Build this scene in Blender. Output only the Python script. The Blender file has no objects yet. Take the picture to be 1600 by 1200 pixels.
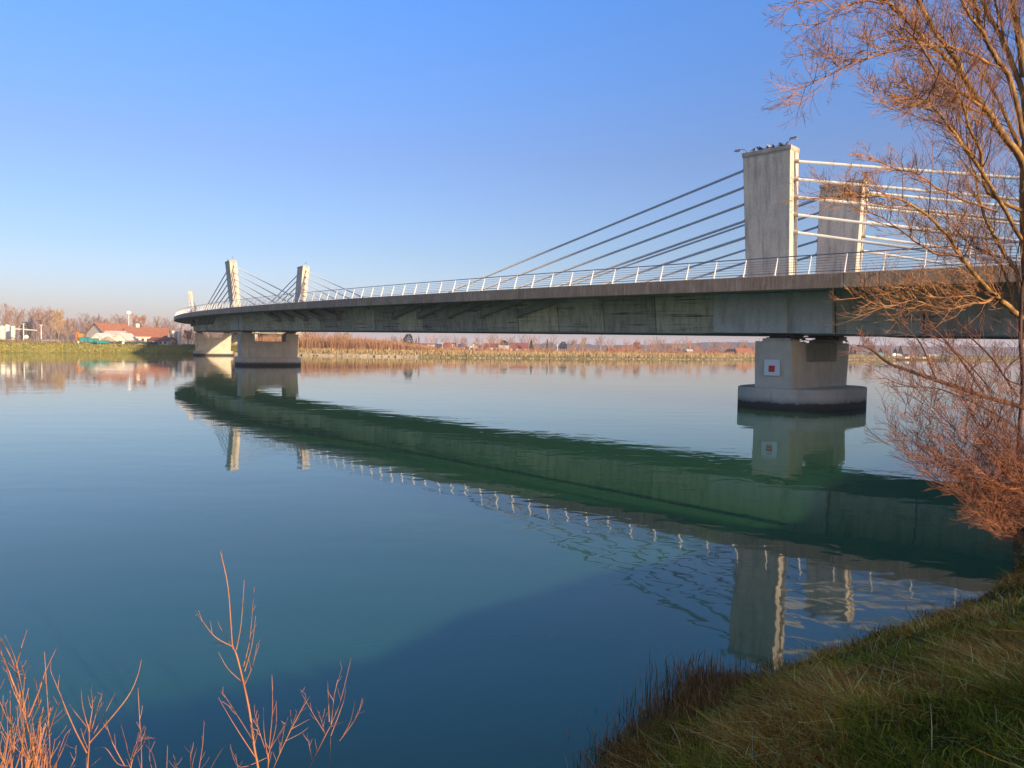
import bpy, math, random
import numpy as np
from mathutils import Vector, Matrix
random.seed(7); rng = np.random.default_rng(7)
S = bpy.context.scene; C = S.collection
# ------------------------------------------------------------------ camera
FPX, PITCH, ROLL, CAMH = 1158.2, math.radians(2.881), math.radians(.8437), 3.84
cd = bpy.data.cameras.new('camera'); cam = bpy.data.objects.new('camera', cd); C.objects.link(cam)
cd.sensor_width = 36; cd.lens = FPX/1600*36; cd.clip_start = .1; cd.clip_end = 12000
cam.matrix_world = Matrix.Translation((0,0,CAMH)) @ Matrix.Rotation(math.radians(90)-PITCH,4,'X') @ Matrix.Rotation(ROLL,4,'Z')
S.camera = cam
# ------------------------------------------------------------------ light
SUN_EL, SUN_AZ = math.radians(13.5), math.radians(138.)      # azimuth clockwise from +Y
w = bpy.data.worlds.new('World'); S.world = w; w.use_nodes = True
nt = w.node_tree; bg = nt.nodes['Background']
sky = nt.nodes.new('ShaderNodeTexSky'); sky.sky_type = 'NISHITA'; sky.sun_disc = False
sky.sun_elevation = SUN_EL; sky.sun_rotation = SUN_AZ; sky.air_density = 1.0; sky.dust_density = 1.3; sky.ozone_density = 2.2
hs = nt.nodes.new('ShaderNodeHueSaturation'); hs.inputs['Saturation'].default_value = 1.2
tint = nt.nodes.new('ShaderNodeMix'); tint.data_type = 'RGBA'; tint.blend_type = 'MULTIPLY'; tint.inputs[0].default_value = 1
tint.inputs[7].default_value = (1.0,.93,1.0,1)
nt.links.new(sky.outputs[0], hs.inputs['Color']); nt.links.new(hs.outputs[0], tint.inputs[6])
# clear winter air: deeper blue overhead, a lavender haze band along the horizon all the way round
tc = nt.nodes.new('ShaderNodeTexCoord'); sx = nt.nodes.new('ShaderNodeSeparateXYZ'); rp = nt.nodes.new('ShaderNodeValToRGB')
nt.links.new(tc.outputs['Generated'], sx.inputs[0]); nt.links.new(sx.outputs[2], rp.inputs[0])
el = rp.color_ramp.elements; el[0].position = 0; el[0].color = (.95,.92,1.18,1); el[1].position = .75; el[1].color = (1.1,1.2,1.4,1)
for p_, c_ in ((.045,(.92,.90,1.14)),(.12,(.88,.89,1.02)),(.24,(1.05,.95,1.10)),(.43,(1.05,1.33,1.70))):
    e_ = el.new(p_); e_.color = (*c_,1)
t2 = nt.nodes.new('ShaderNodeMix'); t2.data_type = 'RGBA'; t2.blend_type = 'MULTIPLY'; t2.inputs[0].default_value = 1
nt.links.new(tint.outputs[2], t2.inputs[6]); nt.links.new(rp.outputs[0], t2.inputs[7]); nt.links.new(t2.outputs[2], bg.inputs[0])
bg.inputs[1].default_value = .098
sl = bpy.data.lights.new('sun','SUN'); sl.energy = 4.0; sl.angle = math.radians(.6); sl.color = (1,.76,.5)
so = bpy.data.objects.new('sun', sl); C.objects.link(so)
sdir = Vector((math.sin(SUN_AZ)*math.cos(SUN_EL), math.cos(SUN_AZ)*math.cos(SUN_EL), math.sin(SUN_EL)))
so.rotation_euler = sdir.to_track_quat('Z','Y').to_euler(); so.location = (40,-60,60)
S.view_settings.view_transform = 'Standard'; S.view_settings.look = 'None'; S.view_settings.gamma = 1
S.view_settings.use_curve_mapping = False; S.view_settings.exposure = .9
try:
    S.cycles.max_bounces = 6; S.cycles.volume_bounces = 0
except Exception: pass
# ------------------------------------------------------------------ geometry of view and bridge
def ray(px,py):
    a,b=px-800,py-600;c,s=math.cos(ROLL),math.sin(ROLL);u=a*c+b*s;v=-a*s+b*c
    x=u/FPX;zc=-v/FPX
    return x, math.cos(PITCH)+zc*math.sin(PITCH), -math.sin(PITCH)+zc*math.cos(PITCH)
def atd(px,py,d):
    r=ray(px,py);t=d/r[1];return Vector((r[0]*t,d,CAMH+r[2]*t))
def gx(px,d): return atd(px,545,d).x
BX,BY,HD,BR = 20.618,52.436,math.radians(45.495),466.2
Z1,SL = 8.233,.00993
CX,CY = BX+BR*math.cos(HD), BY+BR*math.sin(HD)
S0,S1 = -68.,365.
def zd(s): return Z1+SL*s
def BW(s,off,dz):            # arc length, outward offset, height above deck
    th=HD-s/BR; return (CX-(BR+off)*math.cos(th), CY-(BR+off)*math.sin(th), zd(s)+dz)
def BWz(s,off,z):
    x,y,_=BW(s,off,0); return (x,y,z)
def bdir(s):
    th=HD-s/BR; return Vector((-math.sin(th),math.cos(th),0)), Vector((-math.cos(th),-math.sin(th),0))  # forward, outward
# ------------------------------------------------------------------ materials
def nodes(name):
    m=bpy.data.materials.new(name); m.use_nodes=True; t=m.node_tree; return m,t,t.nodes['Principled BSDF']
def N(t,k,**kw):
    n=t.nodes.new(k)
    for a,b in kw.items(): setattr(n,a,b)
    return n
def ramp(t,fac,stops):
    r=N(t,'ShaderNodeValToRGB'); e=r.color_ramp.elements
    e[0].position,e[0].color=stops[0][0],(*stops[0][1],1); e[1].position,e[1].color=stops[-1][0],(*stops[-1][1],1)
    for p,c in stops[1:-1]:
        q=e.new(p); q.color=(*c,1)
    t.links.new(fac,r.inputs[0]); return r.outputs[0]
def coords(t,kind='Object',scale=(1,1,1)):
    c=N(t,'ShaderNodeTexCoord'); m=N(t,'ShaderNodeMapping'); m.inputs['Scale'].default_value=scale
    t.links.new(c.outputs[kind],m.inputs[0]); return m.outputs[0]
def noise(t,vec,scale,detail=4,rough=.6,dist=0):
    n=N(t,'ShaderNodeTexNoise'); n.inputs['Scale'].default_value=scale; n.inputs['Detail'].default_value=detail
    n.inputs['Roughness'].default_value=rough; n.inputs['Distortion'].default_value=dist
    t.links.new(vec,n.inputs['Vector']); return n.outputs['Fac']
def mixc(t,a,b,f,mode='MIX'):
    m=N(t,'ShaderNodeMix',data_type='RGBA',blend_type=mode)
    for s,i in ((f,0),(a,6),(b,7)):
        if hasattr(s,'links'): t.links.new(s,m.inputs[i])
        elif i==0: m.inputs[0].default_value=s
        else: m.inputs[i].default_value=(*s,1)
    return m.outputs[2]
def bump(t,b,h,strength=.3,dist=.02):
    n=N(t,'ShaderNodeBump'); n.inputs['Strength'].default_value=strength; n.inputs['Distance'].default_value=dist
    t.links.new(h,n.inputs['Height']); t.links.new(n.outputs[0],b.inputs['Normal'])
def simple(name,col,rough=.7,metal=0,var=.25,scale=2.):
    m,t,b=nodes(name); v=coords(t); f=noise(t,v,scale)
    c=ramp(t,f,[(.3,tuple(x*(1-var) for x in col)),(.7,tuple(min(1,x*(1+var)) for x in col))])
    t.links.new(c,b.inputs['Base Color']); b.inputs['Roughness'].default_value=rough; b.inputs['Metallic'].default_value=metal
    bump(t,b,f,.15,.01); return m
def conc(name,lo,hi,uv=False,streak=(7,7,.35),stain=(.05,.045,.04),stain_amt=.5,rough=.85,boards=False,rnd=.0):
    m,t,b=nodes(name); k='UV' if uv else 'Object'
    a=noise(t,coords(t,k),.9,6); c=ramp(t,a,[(.3,lo),(.7,hi)])
    s=noise(t,coords(t,k,streak),1,5,.7); sf=ramp(t,s,[(.47,(0,0,0)),(.68,(1,1,1))])
    mm=N(t,'ShaderNodeMath',operation='MULTIPLY'); t.links.new(sf,mm.inputs[0]); mm.inputs[1].default_value=stain_amt
    c=mixc(t,c,stain,mm.outputs[0])
    if boards:
        l=noise(t,coords(t,k,(.11,6.5,1)),1,4,.8,.4); lf=ramp(t,l,[(.53,(0,0,0)),(.60,(1,1,1))])
        g=noise(t,coords(t,k,(.23,.5,1)),1,3); gf=ramp(t,g,[(.42,(0,0,0)),(.6,(1,1,1))])
        mu=N(t,'ShaderNodeMath',operation='MULTIPLY'); t.links.new(lf,mu.inputs[0]); t.links.new(gf,mu.inputs[1])
        c=mixc(t,c,(.06,.058,.046),mu.outputs[0])
    if rnd:
        o=N(t,'ShaderNodeObjectInfo'); r=ramp(t,o.outputs['Random'],[(0,(1-rnd,1-rnd,1-rnd*.8)),(.5,(1,1,1)),(1,(1+rnd*.4,1+rnd*.3,1))])
        c=mixc(t,c,r,1.,'MULTIPLY')
    fine=noise(t,coords(t,k),14,3)
    c=mixc(t,c,ramp(t,fine,[(.3,(.8,.8,.8)),(.7,(1.1,1.1,1.1))]),1.,'MULTIPLY')
    t.links.new(c,b.inputs['Base Color']); b.inputs['Roughness'].default_value=rough
    bump(t,b,fine,.25,.02); return m
M={}
M['web']=conc('web_concrete',(.55,.51,.38),(.68,.65,.50),uv=True,streak=(2.2,.5,1),stain=(.22,.20,.13),stain_amt=.7,boards=True,rnd=.42)
M['head']=conc('pierhead_concrete',(.54,.55,.53),(.64,.65,.61),streak=(2,2,.5),stain_amt=.25)
M['fascia']=conc('fascia_concrete',(.27,.175,.10),(.43,.30,.19),uv=True,streak=(6.5,.5,1),stain=(.62,.50,.36),stain_amt=.75,rnd=.15)
M['pylon']=conc('pylon_concrete',(.58,.51,.40),(.72,.64,.50),streak=(2.6,2.6,.12),stain=(.17,.14,.12),stain_amt=.55)
M['cap']=simple('cap_concrete',(.46,.38,.29),.85)
M['slab']=simple('slab_concrete',(.26,.28,.25),.9,scale=.6)
M['asphalt']=simple('asphalt',(.05,.05,.05),.9)
def pier_mat():
    m,t,b=nodes('pier_concrete'); a=noise(t,coords(t),.8,6); c=ramp(t,a,[(.3,(.48,.43,.33)),(.7,(.64,.58,.45))])
    s=noise(t,coords(t,'Object',(1.6,1.6,.25)),1,5,.7); c=mixc(t,c,(.15,.13,.11),ramp(t,s,[(.55,(0,0,0)),(.8,(.6,.6,.6))]))
    g=N(t,'ShaderNodeNewGeometry'); sp=N(t,'ShaderNodeSeparateXYZ'); t.links.new(g.outputs['Position'],sp.inputs[0])
    n2=noise(t,coords(t,'Object',(1,1,1)),2.5,4); ad=N(t,'ShaderNodeMath',operation='MULTIPLY_ADD'); t.links.new(n2,ad.inputs[0]); ad.inputs[1].default_value=.35; t.links.new(sp.outputs[2],ad.inputs[2])
    f=ramp(t,ad.outputs[0],[(0,(.0,.0,.0)),(.56,(.05,.05,.05)),(.64,(.42,.42,.40)),(.76,(.72,.72,.70)),(1.,(1,1,1))])
    c=mixc(t,(.022,.024,.020),c,f); fine=noise(t,coords(t),9,3)
    t.links.new(c,b.inputs['Base Color']); b.inputs['Roughness'].default_value=.85; bump(t,b,fine,.3,.02); return m
M['pier']=pier_mat()
M['cable']=simple('cable_sheath',(.58,.58,.55),.45,var=.08)
M['rail']=simple('galvanised_steel',(.16,.18,.24),.4,metal=.3,var=.1)
M['post']=simple('white_painted_steel',(.64,.63,.60),.45,var=.05)
M['black']=simple('black_rubber',(.018,.018,.02),.5)
M['white']=simple('white_paint',(.8,.8,.78),.6,var=.05)
M['red']=simple('red_paint',(.62,.03,.02),.5,var=.05)
M['steel']=simple('lamp_steel',(.3,.3,.3),.4,metal=.5)
M['feather']=simple('grey_feathers',(.06,.062,.075),.7,scale=20)
M['featherw']=simple('pale_feathers',(.5,.45,.4),.7,scale=20)
M['roof']=simple('orange_tiles',(.42,.17,.085),.8,scale=1.5)
M['roofred']=simple('red_tiles',(.29,.10,.07),.8,scale=1.5)
M['roofdark']=simple('dark_roof',(.12,.10,.11),.8)
M['roofgreen']=simple('green_roof',(.16,.32,.26),.7)
M['wall']=simple('cream_render',(.66,.58,.46),.85,var=.12,scale=.5)
M['wallw']=simple('white_render',(.76,.68,.54),.85,var=.1,scale=.5)
M['glass']=simple('window_glass',(.05,.06,.08),.15,var=.1)
M['teal']=simple('teal_sheet',(.03,.30,.27),.6)
M['orange']=simple('orange_paint',(.75,.26,.04),.6)
M['sand']=simple('sand_heap',(.42,.33,.2),.95)
M['dark']=simple('dark_wood',(.04,.035,.03),.9)
M['stone']=simple('riprap_stone',(.36,.30,.20),.9,var=.35,scale=.8)
M['stake']=simple('weathered_stake',(.30,.22,.13),.9)
M['conifer']=simple('evergreen_foliage',(.045,.065,.04),.9,var=.4,scale=1)
M['spruce']=simple('blue_spruce_foliage',(.05,.065,.075),.9,var=.3,scale=1)
def bark(name,lo,hi,sc=6.):
    m,t,b=nodes(name); f=noise(t,coords(t,'Object',(1,1,.5)),sc,5); c=ramp(t,f,[(.32,lo),(.68,hi)])
    t.links.new(c,b.inputs['Base Color']); b.inputs['Roughness'].default_value=.8; bump(t,b,f,.5,.02); return m
M['bark']=bark('mossy_bark',(.07,.032,.014),(.46,.27,.075))
M['twig']=bark('red_brown_twig',(.15,.065,.024),(.40,.19,.065),2)
M['shoot']=bark('orange_shoot',(.34,.12,.045),(.58,.26,.11),9)
M['bushshade']=bark('shaded_bush_bark',(.09,.035,.025),(.26,.10,.045),2)  # shade put into the colour, for the bush's upper and left twigs
M['darkbark']=bark('dark_bough_bark',(.035,.018,.013),(.11,.05,.03),2)
M['bushshoot']=bark('rust_bush_shoot',(.20,.065,.022),(.36,.13,.042),2)
M['fartrunk']=bark('far_trunk',(.18,.13,.09),(.28,.2,.13),.5)
M['fartwig']=bark('far_twigs_brown',(.28,.18,.13),(.38,.25,.18),.3)
M['fargold']=bark('far_twigs_gold',(.36,.25,.13),(.46,.33,.18),.3)
M['farrust']=bark('far_twigs_rust',(.38,.19,.10),(.48,.26,.15),.3)
M['fargrey']=bark('far_twigs_grey',(.26,.19,.17),(.36,.27,.24),.3)
def vcol(name,rough=.9,trans=0):
    m,t,b=nodes(name); a=N(t,'ShaderNodeAttribute'); a.attribute_name='Col'; t.links.new(a.outputs['Color'],b.inputs['Base Color'])
    b.inputs['Roughness'].default_value=rough; b.inputs['Specular IOR Level'].default_value=.05; return m
M['blade']=vcol('grass_blades')
# ------------------------------------------------------------------ mesh builder
def tag(o,label=None,cat=None,group=None,kind=None):
    if label: o['label']=label
    if cat: o['category']=cat
    if group: o['group']=group
    if kind: o['kind']=kind
    return o
def thing(name,label,cat,loc,group=None):
    o=bpy.data.objects.new(name,None); C.objects.link(o); o.location=loc; o.empty_display_size=.3
    return tag(o,label,cat,group)
ROOT={}
def origin(o):
    return ROOT.get(o.name, Vector(o.location) if o else Vector())
class MB:
    def __init__(s): s.v=[];s.f=[];s.uv=[]
    def add(s,vs,fs,uv=None):
        n=len(s.v); s.v+= [tuple(p) for p in vs]; s.f+=[tuple(i+n for i in q) for q in fs]
        if uv: s.uv+=uv
        return s
    def hexa(s,p,uv=None):      # p: 8 pts bottom 4 (ccw) top 4
        return s.add(p,[(3,2,1,0),(4,5,6,7),(0,1,5,4),(1,2,6,5),(2,3,7,6),(3,0,4,7)],uv)
    def box(s,c,d,rz=0,taper=1.):
        x,y,z=[q/2 for q in d]; cs,sn=math.cos(rz),math.sin(rz); P=[]
        for zz,k in ((-z,1),(z,taper)):
            for a,b in ((-x,-y),(x,-y),(x,y),(-x,y)):
                a*=k;b*=k; P.append((c[0]+a*cs-b*sn,c[1]+a*sn+b*cs,c[2]+zz))
        return s.hexa(P)
    def tube(s,pts,rad,n=6,cap=True):
        pts=[Vector(p) for p in pts]
        if not hasattr(rad,'__len__'): rad=[rad]*len(pts)
        b=len(s.v); up=Vector((0,0,1))
        for i,p in enumerate(pts):
            d=(pts[min(i+1,len(pts)-1)]-pts[max(i-1,0)])
            if d.length<1e-9: d=up.copy()
            d.normalize(); a=d.cross(up if abs(d.z)<.95 else Vector((1,0,0))).normalized(); c=d.cross(a)
            for j in range(n):
                t=2*math.pi*j/n; q=p+(a*math.cos(t)+c*math.sin(t))*rad[i]; s.v.append((q.x,q.y,q.z))
        for i in range(len(pts)-1):
            for j in range(n):
                k=(j+1)%n; s.f.append((b+i*n+j,b+i*n+k,b+(i+1)*n+k,b+(i+1)*n+j))
        if cap: s.f.append(tuple(b+j for j in range(n))); s.f.append(tuple(b+(len(pts)-1)*n+j for j in reversed(range(n))))
        return s
    def prism(s,poly,axis_a,axis_b,o,ext):   # polygon in plane (a,b) extruded by vector ext
        o=Vector(o);a=Vector(axis_a);b=Vector(axis_b);e=Vector(ext);n=len(poly)
        P=[o+a*x+b*y for x,y in poly]; P+= [p+e for p in P]
        return s.add(P,[tuple(range(n)),tuple(reversed(range(n,2*n)))]+[(i,n+i,n+(i+1)%n,(i+1)%n) for i in range(n)])
    def mesh(s,name,mat,org=(0,0,0),smooth=False):
        me=bpy.data.meshes.new(name); ox,oy,oz=org
        me.from_pydata([(x-ox,y-oy,z-oz) for x,y,z in s.v],[],s.f); me.materials.append(mat)
        if s.uv:
            l=me.uv_layers.new(name='UVMap'); vi=np.empty(len(me.loops),np.int32); me.loops.foreach_get('vertex_index',vi)
            l.data.foreach_set('uv',np.array(s.uv,np.float32)[vi].ravel())
        if smooth: me.polygons.foreach_set('use_smooth',[True]*len(me.polygons))
        me.validate(); me.update(); return me
    def build(s,name,mat,parent=None,smooth=False,org=None):
        if org is None: org=origin(parent) if parent else (0,0,0)
        o=bpy.data.objects.new(name,s.mesh(name,mat,org,smooth)); C.objects.link(o)
        if parent: o.parent=parent; ROOT[o.name]=Vector(org)
        else: o.location=org; ROOT[o.name]=Vector(org)
        return o
def fixn(o):
    import bmesh
    b=bmesh.new(); b.from_mesh(o.data); bmesh.ops.recalc_face_normals(b,faces=b.faces); b.to_mesh(o.data); b.free(); return o
def put(me,name,parent,loc,rz=0,scale=1):
    o=bpy.data.objects.new(name,me); C.objects.link(o); o.parent=parent; o.location=Vector(loc)-(origin(parent) if parent else Vector()); o.rotation_euler=(0,0,rz)
    if scale!=1: o.scale=(scale,)*3 if not hasattr(scale,'__len__') else scale
    return o
def copy_tree(o,loc,rz=0,scale=None,label=None,group=None):
    r=o.copy(); C.objects.link(r); r.location=loc; r.rotation_euler=(0,0,rz)
    if scale: r.scale=scale
    if label: r['label']=label
    if group: r['group']=group
    for ch in list(o.children):
        c=ch.copy(); C.objects.link(c); c.parent=r
        for g in list(ch.children):
            d=g.copy(); C.objects.link(d); d.parent=c
    return r
# ------------------------------------------------------------------ shorelines and terrain
NEAR=[(-260,-150),(-90,-50),(-30,-13.5),(-12,-2.6),(-5,2.6),(-2.2,3.6),(.2,5.0),(1.1,6.75),(2.35,8.0),(4.3,9.4),(7.0,11.1),(8.75,12.7),(11.2,16.3),(17.4,24.5),(32,43),(60,80),(110,140),(200,210),(420,330)]
def sdist(x,y,line):
    x=np.asarray(x,float);y=np.asarray(y,float);best=np.full(x.shape,1e9);sg=np.ones(x.shape)
    for (ax,ay),(bx,by) in zip(line[:-1],line[1:]):
        dx,dy=bx-ax,by-ay;L=dx*dx+dy*dy;t=np.clip(((x-ax)*dx+(y-ay)*dy)/L,0,1)
        px,py=x-(ax+t*dx),y-(ay+t*dy);d=np.hypot(px,py);cr=dx*py-dy*px
        m=d<best-1e-9;best=np.where(m,d,best);sg=np.where(m,np.sign(-cr),sg)
    return best*sg
_ph=rng.uniform(0,6.28,(12,));_an=rng.uniform(0,6.28,(12,))
def wob(x,y,f0=.35,n=8):
    z=0
    for i in range(n):
        f=f0*1.6**i; z=z+np.sin((x*math.cos(_an[i])+y*math.sin(_an[i]))*f+_ph[i])/1.45**i
    return z/2.2
def bankz(x,y):
    d=sdist(x,y,NEAR)
    z=np.interp(d,[-40,-3,0,.5,1.6,4.8,7.5,12,40],[-6,-1.2,0,.28,.85,2.15,2.8,3.55,3.6])
    return z+wob(x,y)*np.clip(d*.06,0,.12)+wob(x+50,y,.16,5)*np.clip((d-6)*.08,0,.5)
def grid(name,xs,ys,fz,mat,kind='structure'):
    X,Y=np.meshgrid(xs,ys); Z=fz(X,Y); nx,ny=len(xs),len(ys)
    v=np.stack([X,Y,Z],-1).reshape(-1,3); i=np.arange(nx*ny).reshape(ny,nx)
    f=np.stack([i[:-1,:-1],i[:-1,1:],i[1:,1:],i[1:,:-1]],-1).reshape(-1,4)
    me=bpy.data.meshes.new(name); me.from_pydata(v.tolist(),[],f.tolist()); me.materials.append(mat)
    me.polygons.foreach_set('use_smooth',[True]*len(me.polygons)); me.update()
    o=bpy.data.objects.new(name,me); C.objects.link(o); o['kind']=kind; return o
def ground_mat(name,a,b,c,sc=.5):
    m,t,bs=nodes(name); v=coords(t); f=noise(t,v,sc,6,.65); g=noise(t,v,sc*9,4)
    col=ramp(t,f,[(.32,a),(.5,b),(.68,c)]); col=mixc(t,col,ramp(t,g,[(.3,(.6,.6,.6)),(.7,(1.2,1.2,1.2))]),1.,'MULTIPLY')
    t.links.new(col,bs.inputs['Base Color']); bs.inputs['Roughness'].default_value=1; bs.inputs['Specular IOR Level'].default_value=.1; bump(t,bs,g,.5,.05); return m
M['soil']=ground_mat('bank_soil',(.04,.03,.012),(.06,.05,.018),(.075,.05,.02),.9)
M['field']=ground_mat('far_field',(.22,.19,.07),(.26,.22,.09),(.34,.27,.12),.05)
M['leftbank']=ground_mat('far_grass_slope',(.20,.21,.045),(.27,.26,.06),(.36,.30,.08),.12)
nxs=np.unique(np.concatenate([np.linspace(-260,-30,24),np.linspace(-30,-4,40),np.arange(-4,16,.22),np.linspace(16,60,45),np.linspace(60,420,30)]))
nys=np.unique(np.concatenate([np.linspace(-260,-25,20),np.linspace(-25,0,40),np.arange(0,18,.22),np.linspace(18,70,50),np.linspace(70,330,30)]))
grid('near_bank',nxs,nys,bankz,M['soil'])
FAR=[(-2600,-900),(-700,-60),(-300,130),(-200,185),(-146,212),(-128,232),(-108,247),(-88,246),(-62,239),(-21,238),(20,250),(73,281),(120,322),(168,361),(245,406),(420,500),(900,700),(2600,1300)]
def off_line(line,d):
    P=[Vector(p) for p in line];out=[]
    for i,p in enumerate(P):
        t=(P[min(i+1,len(P)-1)]-P[max(i-1,0)]).normalized(); out.append(p+Vector((-t.y,t.x))*d)
    return out
def dens(line,step=6.):
    o=[]
    for a,b in zip(line[:-1],line[1:]):
        a=Vector(a);b=Vector(b);L=(b-a).length;n=max(1,int(L/(step if L<260 else 60)))
        o+=[a+(b-a)*i/n for i in range(n)]
    return o+[Vector(line[-1])]
FD=dens(FAR)
def far_bank():
    prof=[(-4,-1.5),(0,-.02),(1.2,.6),(4,1.0),(8.5,1.0),(11,1.0),(30,1.0),(120,1.0),(600,1.0),(4500,1.0)]
    rows=[]
    for d,z in prof:
        L=off_line(FD,d) if d<100 else [p+Vector((-.25,.97))*d for p in FD]
        r=[]
        for i,p in enumerate(L):
            top=2.75 if FD[i].x<-95 else (2.75-(FD[i].x+95)/40*.95 if FD[i].x<-55 else 1.8)
            if d<=0: zz=z
            elif d<=1.2: zz=.45+.15*math.sin(i*1.7)
            elif d<=4: zz=.45+(top-.45)*.45
            elif d<=8.5: zz=top-.05
            else: zz=top+(0 if d<200 else .2)
            r.append((p.x+(0 if d<0 else .5*math.sin(i*2.3)*(d<3)),p.y+(.6*math.sin(i*1.3+.5)*(abs(d)<3)),zz))
        rows.append(r)
    n=len(FD);b=MB();nr=len(prof)
    v=[q for r in rows for q in r]
    f=[(j*n+i,j*n+i+1,(j+1)*n+i+1,(j+1)*n+i) for j in range(nr-1) for i in range(n-1)]
    b.add(v,f); o=b.build('far_bank',M['leftbank'],smooth=True); o.data.materials.append(M['field'])
    k=0
    for j in range(nr-1):
        for i in range(n-1):
            o.data.polygons[k].material_index=0 if (FD[i].x<-95 and j<4) else 1; k+=1
    o['kind']='structure'; return o
far_bank()
# water
def water():
    m,t,b=nodes('river_water')
    b.inputs['IOR'].default_value=1.48; b.inputs['Roughness'].default_value=.015; b.inputs['Specular IOR Level'].default_value=.5
    v=coords(t); f=noise(t,coords(t,'Object',(.02,.03,1)),1,3)
    t.links.new(ramp(t,f,[(.3,(.024,.098,.042)),(.7,(.030,.112,.052))]),b.inputs['Base Color'])
    rg_=noise(t,coords(t,'Object',(.012,.05,1)),1,4,.6,.6); t.links.new(ramp(t,rg_,[(.45,(.012,.012,.012)),(.68,(.06,.06,.06))]),b.inputs['Roughness'])
    n1=noise(t,coords(t,'Object',(1.,1.,1)),1.3,2,.5,.4); n2=noise(t,coords(t,'Object',(.6,1.3,1)),.35,2,.5,.3); patch=noise(t,coords(t,'Object',(.03,.06,1)),1,3)
    pf=ramp(t,patch,[(.42,(.12,.12,.12)),(.62,(1,1,1))])
    # keep the surface calmer with distance, as the ripples there are smaller than a pixel
    mu=N(t,'ShaderNodeMath',operation='MULTIPLY'); t.links.new(n1,mu.inputs[0]); t.links.new(pf,mu.inputs[1])
    ad=N(t,'ShaderNodeMath',operation='MULTIPLY_ADD'); t.links.new(n2,ad.inputs[0]); ad.inputs[1].default_value=1.25; t.links.new(mu.outputs[0],ad.inputs[2])
    bump(t,b,ad.outputs[0],.38,.02); M['waterbump']=t
    bb=MB(); bb.add([(-4000,-1500,0),(4000,-1500,0),(4000,6000,0),(-4000,6000,0)],[(0,1,2,3)]); o=bb.build('river_water',m); o['kind']='structure'
water()
# hills
def hills(name,x0,x1,y0,hs_,seed,col):
    r=np.random.default_rng(seed); n=260; xs=np.linspace(x0,x1,n); h=np.zeros(n)
    for i in range(7): h+=np.sin(xs*(.0012*1.9**i)+r.uniform(0,6))*hs_*.28/1.7**i
    env=np.interp(xs,np.linspace(x0,x1,len(col[1])),col[1]); h=(hs_*.72+h)*env+4; b=MB(); v=[]
    rows=[(0,0),(60,.35),(150,.75),(260,.97),(340,1.),(700,.8)]
    for j,(dy,k) in enumerate(rows):
        for i in range(n): v.append((xs[i],y0+dy+25*math.sin(xs[i]*.004),max(1.5,h[i]*k+(r.uniform(-1.6,1.6) if j in(2,3,4) else 0))))
    f=[(j*n+i,j*n+i+1,(j+1)*n+i+1,(j+1)*n+i) for j in range(len(rows)-1) for i in range(n-1)]
    b.add(v,f); o=b.build(name,ground_mat(name+'_woods',*col[0],.02)); o['kind']='structure'
hillcol=((.075,.05,.05),(.10,.065,.06),(.13,.085,.07))
hills('hills',-1500,-150,1150,30,3,(hillcol,[.9,1,1,.6,.1]))
hills('hills',-100,2200,1750,46,5,(hillcol,[.2,.9,1,.5,.4,.4,.4,.4]))
# ------------------------------------------------------------------ the bridge
bridge=thing('cable_stayed_bridge','long curved concrete road bridge with leaning pylons, stay cables and white railing','bridge',(BX,BY,0))
BO=Vector((BX,BY,0)); ROOT[bridge.name]=BO
def sweep(b,prof,s0,s1,step=2.5,closed=True,uvk=None):
    n=max(1,int(round((s1-s0)/step))); P=len(prof); base=len(b.v)
    for i in range(n+1):
        s=s0+(s1-s0)*i/n
        acc=0
        for j,(o,z) in enumerate(prof):
            b.v.append(BW(s,o,z)); b.uv.append((s,z if uvk is None else uvk[j]))
    for i in range(n):
        for j in range(P if closed else P-1):
            k=(j+1)%P; b.f.append((base+i*P+j,base+(i+1)*P+j,base+(i+1)*P+k,base+i*P+k))
    if closed: b.f.append(tuple(base+j for j in range(P))); b.f.append(tuple(base+n*P+j for j in reversed(range(P))))
    return b
EO=9.62
# slab and cantilevers
b=MB(); sweep(b,[(9.38,-.30),(9.38,-.02),(-9.38,-.02),(-9.38,-.30),(-5.32,-.62),(5.32,-.62)],S0,S1); fixn(b.build('deck_slab',M['slab'],bridge))
b=MB(); sweep(b,[(4.6,.0),(4.6,-.015),(-4.6,-.015),(-4.6,.0)],S0,S1); fixn(b.build('carriageway',M['asphalt'],bridge))
# girder segments with recessed joints
segs=list(np.arange(-68,-3.9,4.93))[:13]+[]
bounds=[-68+i*4.93 for i in range(14)]; bounds[-1]=-3.9
bounds+= [4.25]; s=4.25
k=0
while s<S1-5: s+=4.88; bounds.append(s)
for i,(a,c) in enumerate(zip(bounds[:-1],bounds[1:])):
    if i==13: sweepprof=[(5.02,-3.25),(5.28,-.625),(-5.28,-.625),(-5.02,-3.25)]
    else:
        j=random.uniform(-.012,.02); sweepprof=[(4.84,-3.26),(4.84+j,-3.10),(5.18+j,-.625),(-5.18,-.625),(-4.84,-3.1),(-4.84,-3.26)]
    b=MB(); sweep(b,sweepprof,a+.05,c-.05,2.5); fixn(b.build('girder_segment',M['web'] if i!=13 else M['head'],bridge))
b=MB(); sweep(b,[(4.74,-3.2),(5.08,-.64),(-5.08,-.64),(-4.74,-3.2)],S0,S1,5); fixn(b.build('girder_core',M['dark'],bridge))
b=MB(); sweep(b,[(4.87,-3.33),(4.87,-3.27),(-4.87,-3.27),(-4.87,-3.33)],S0,-5.0,5); sweep(b,[(4.87,-3.33),(4.87,-3.27),(-4.87,-3.27),(-4.87,-3.33)],5.,S1,5); fixn(b.build('soffit_plate',M['slab'],bridge))
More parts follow.
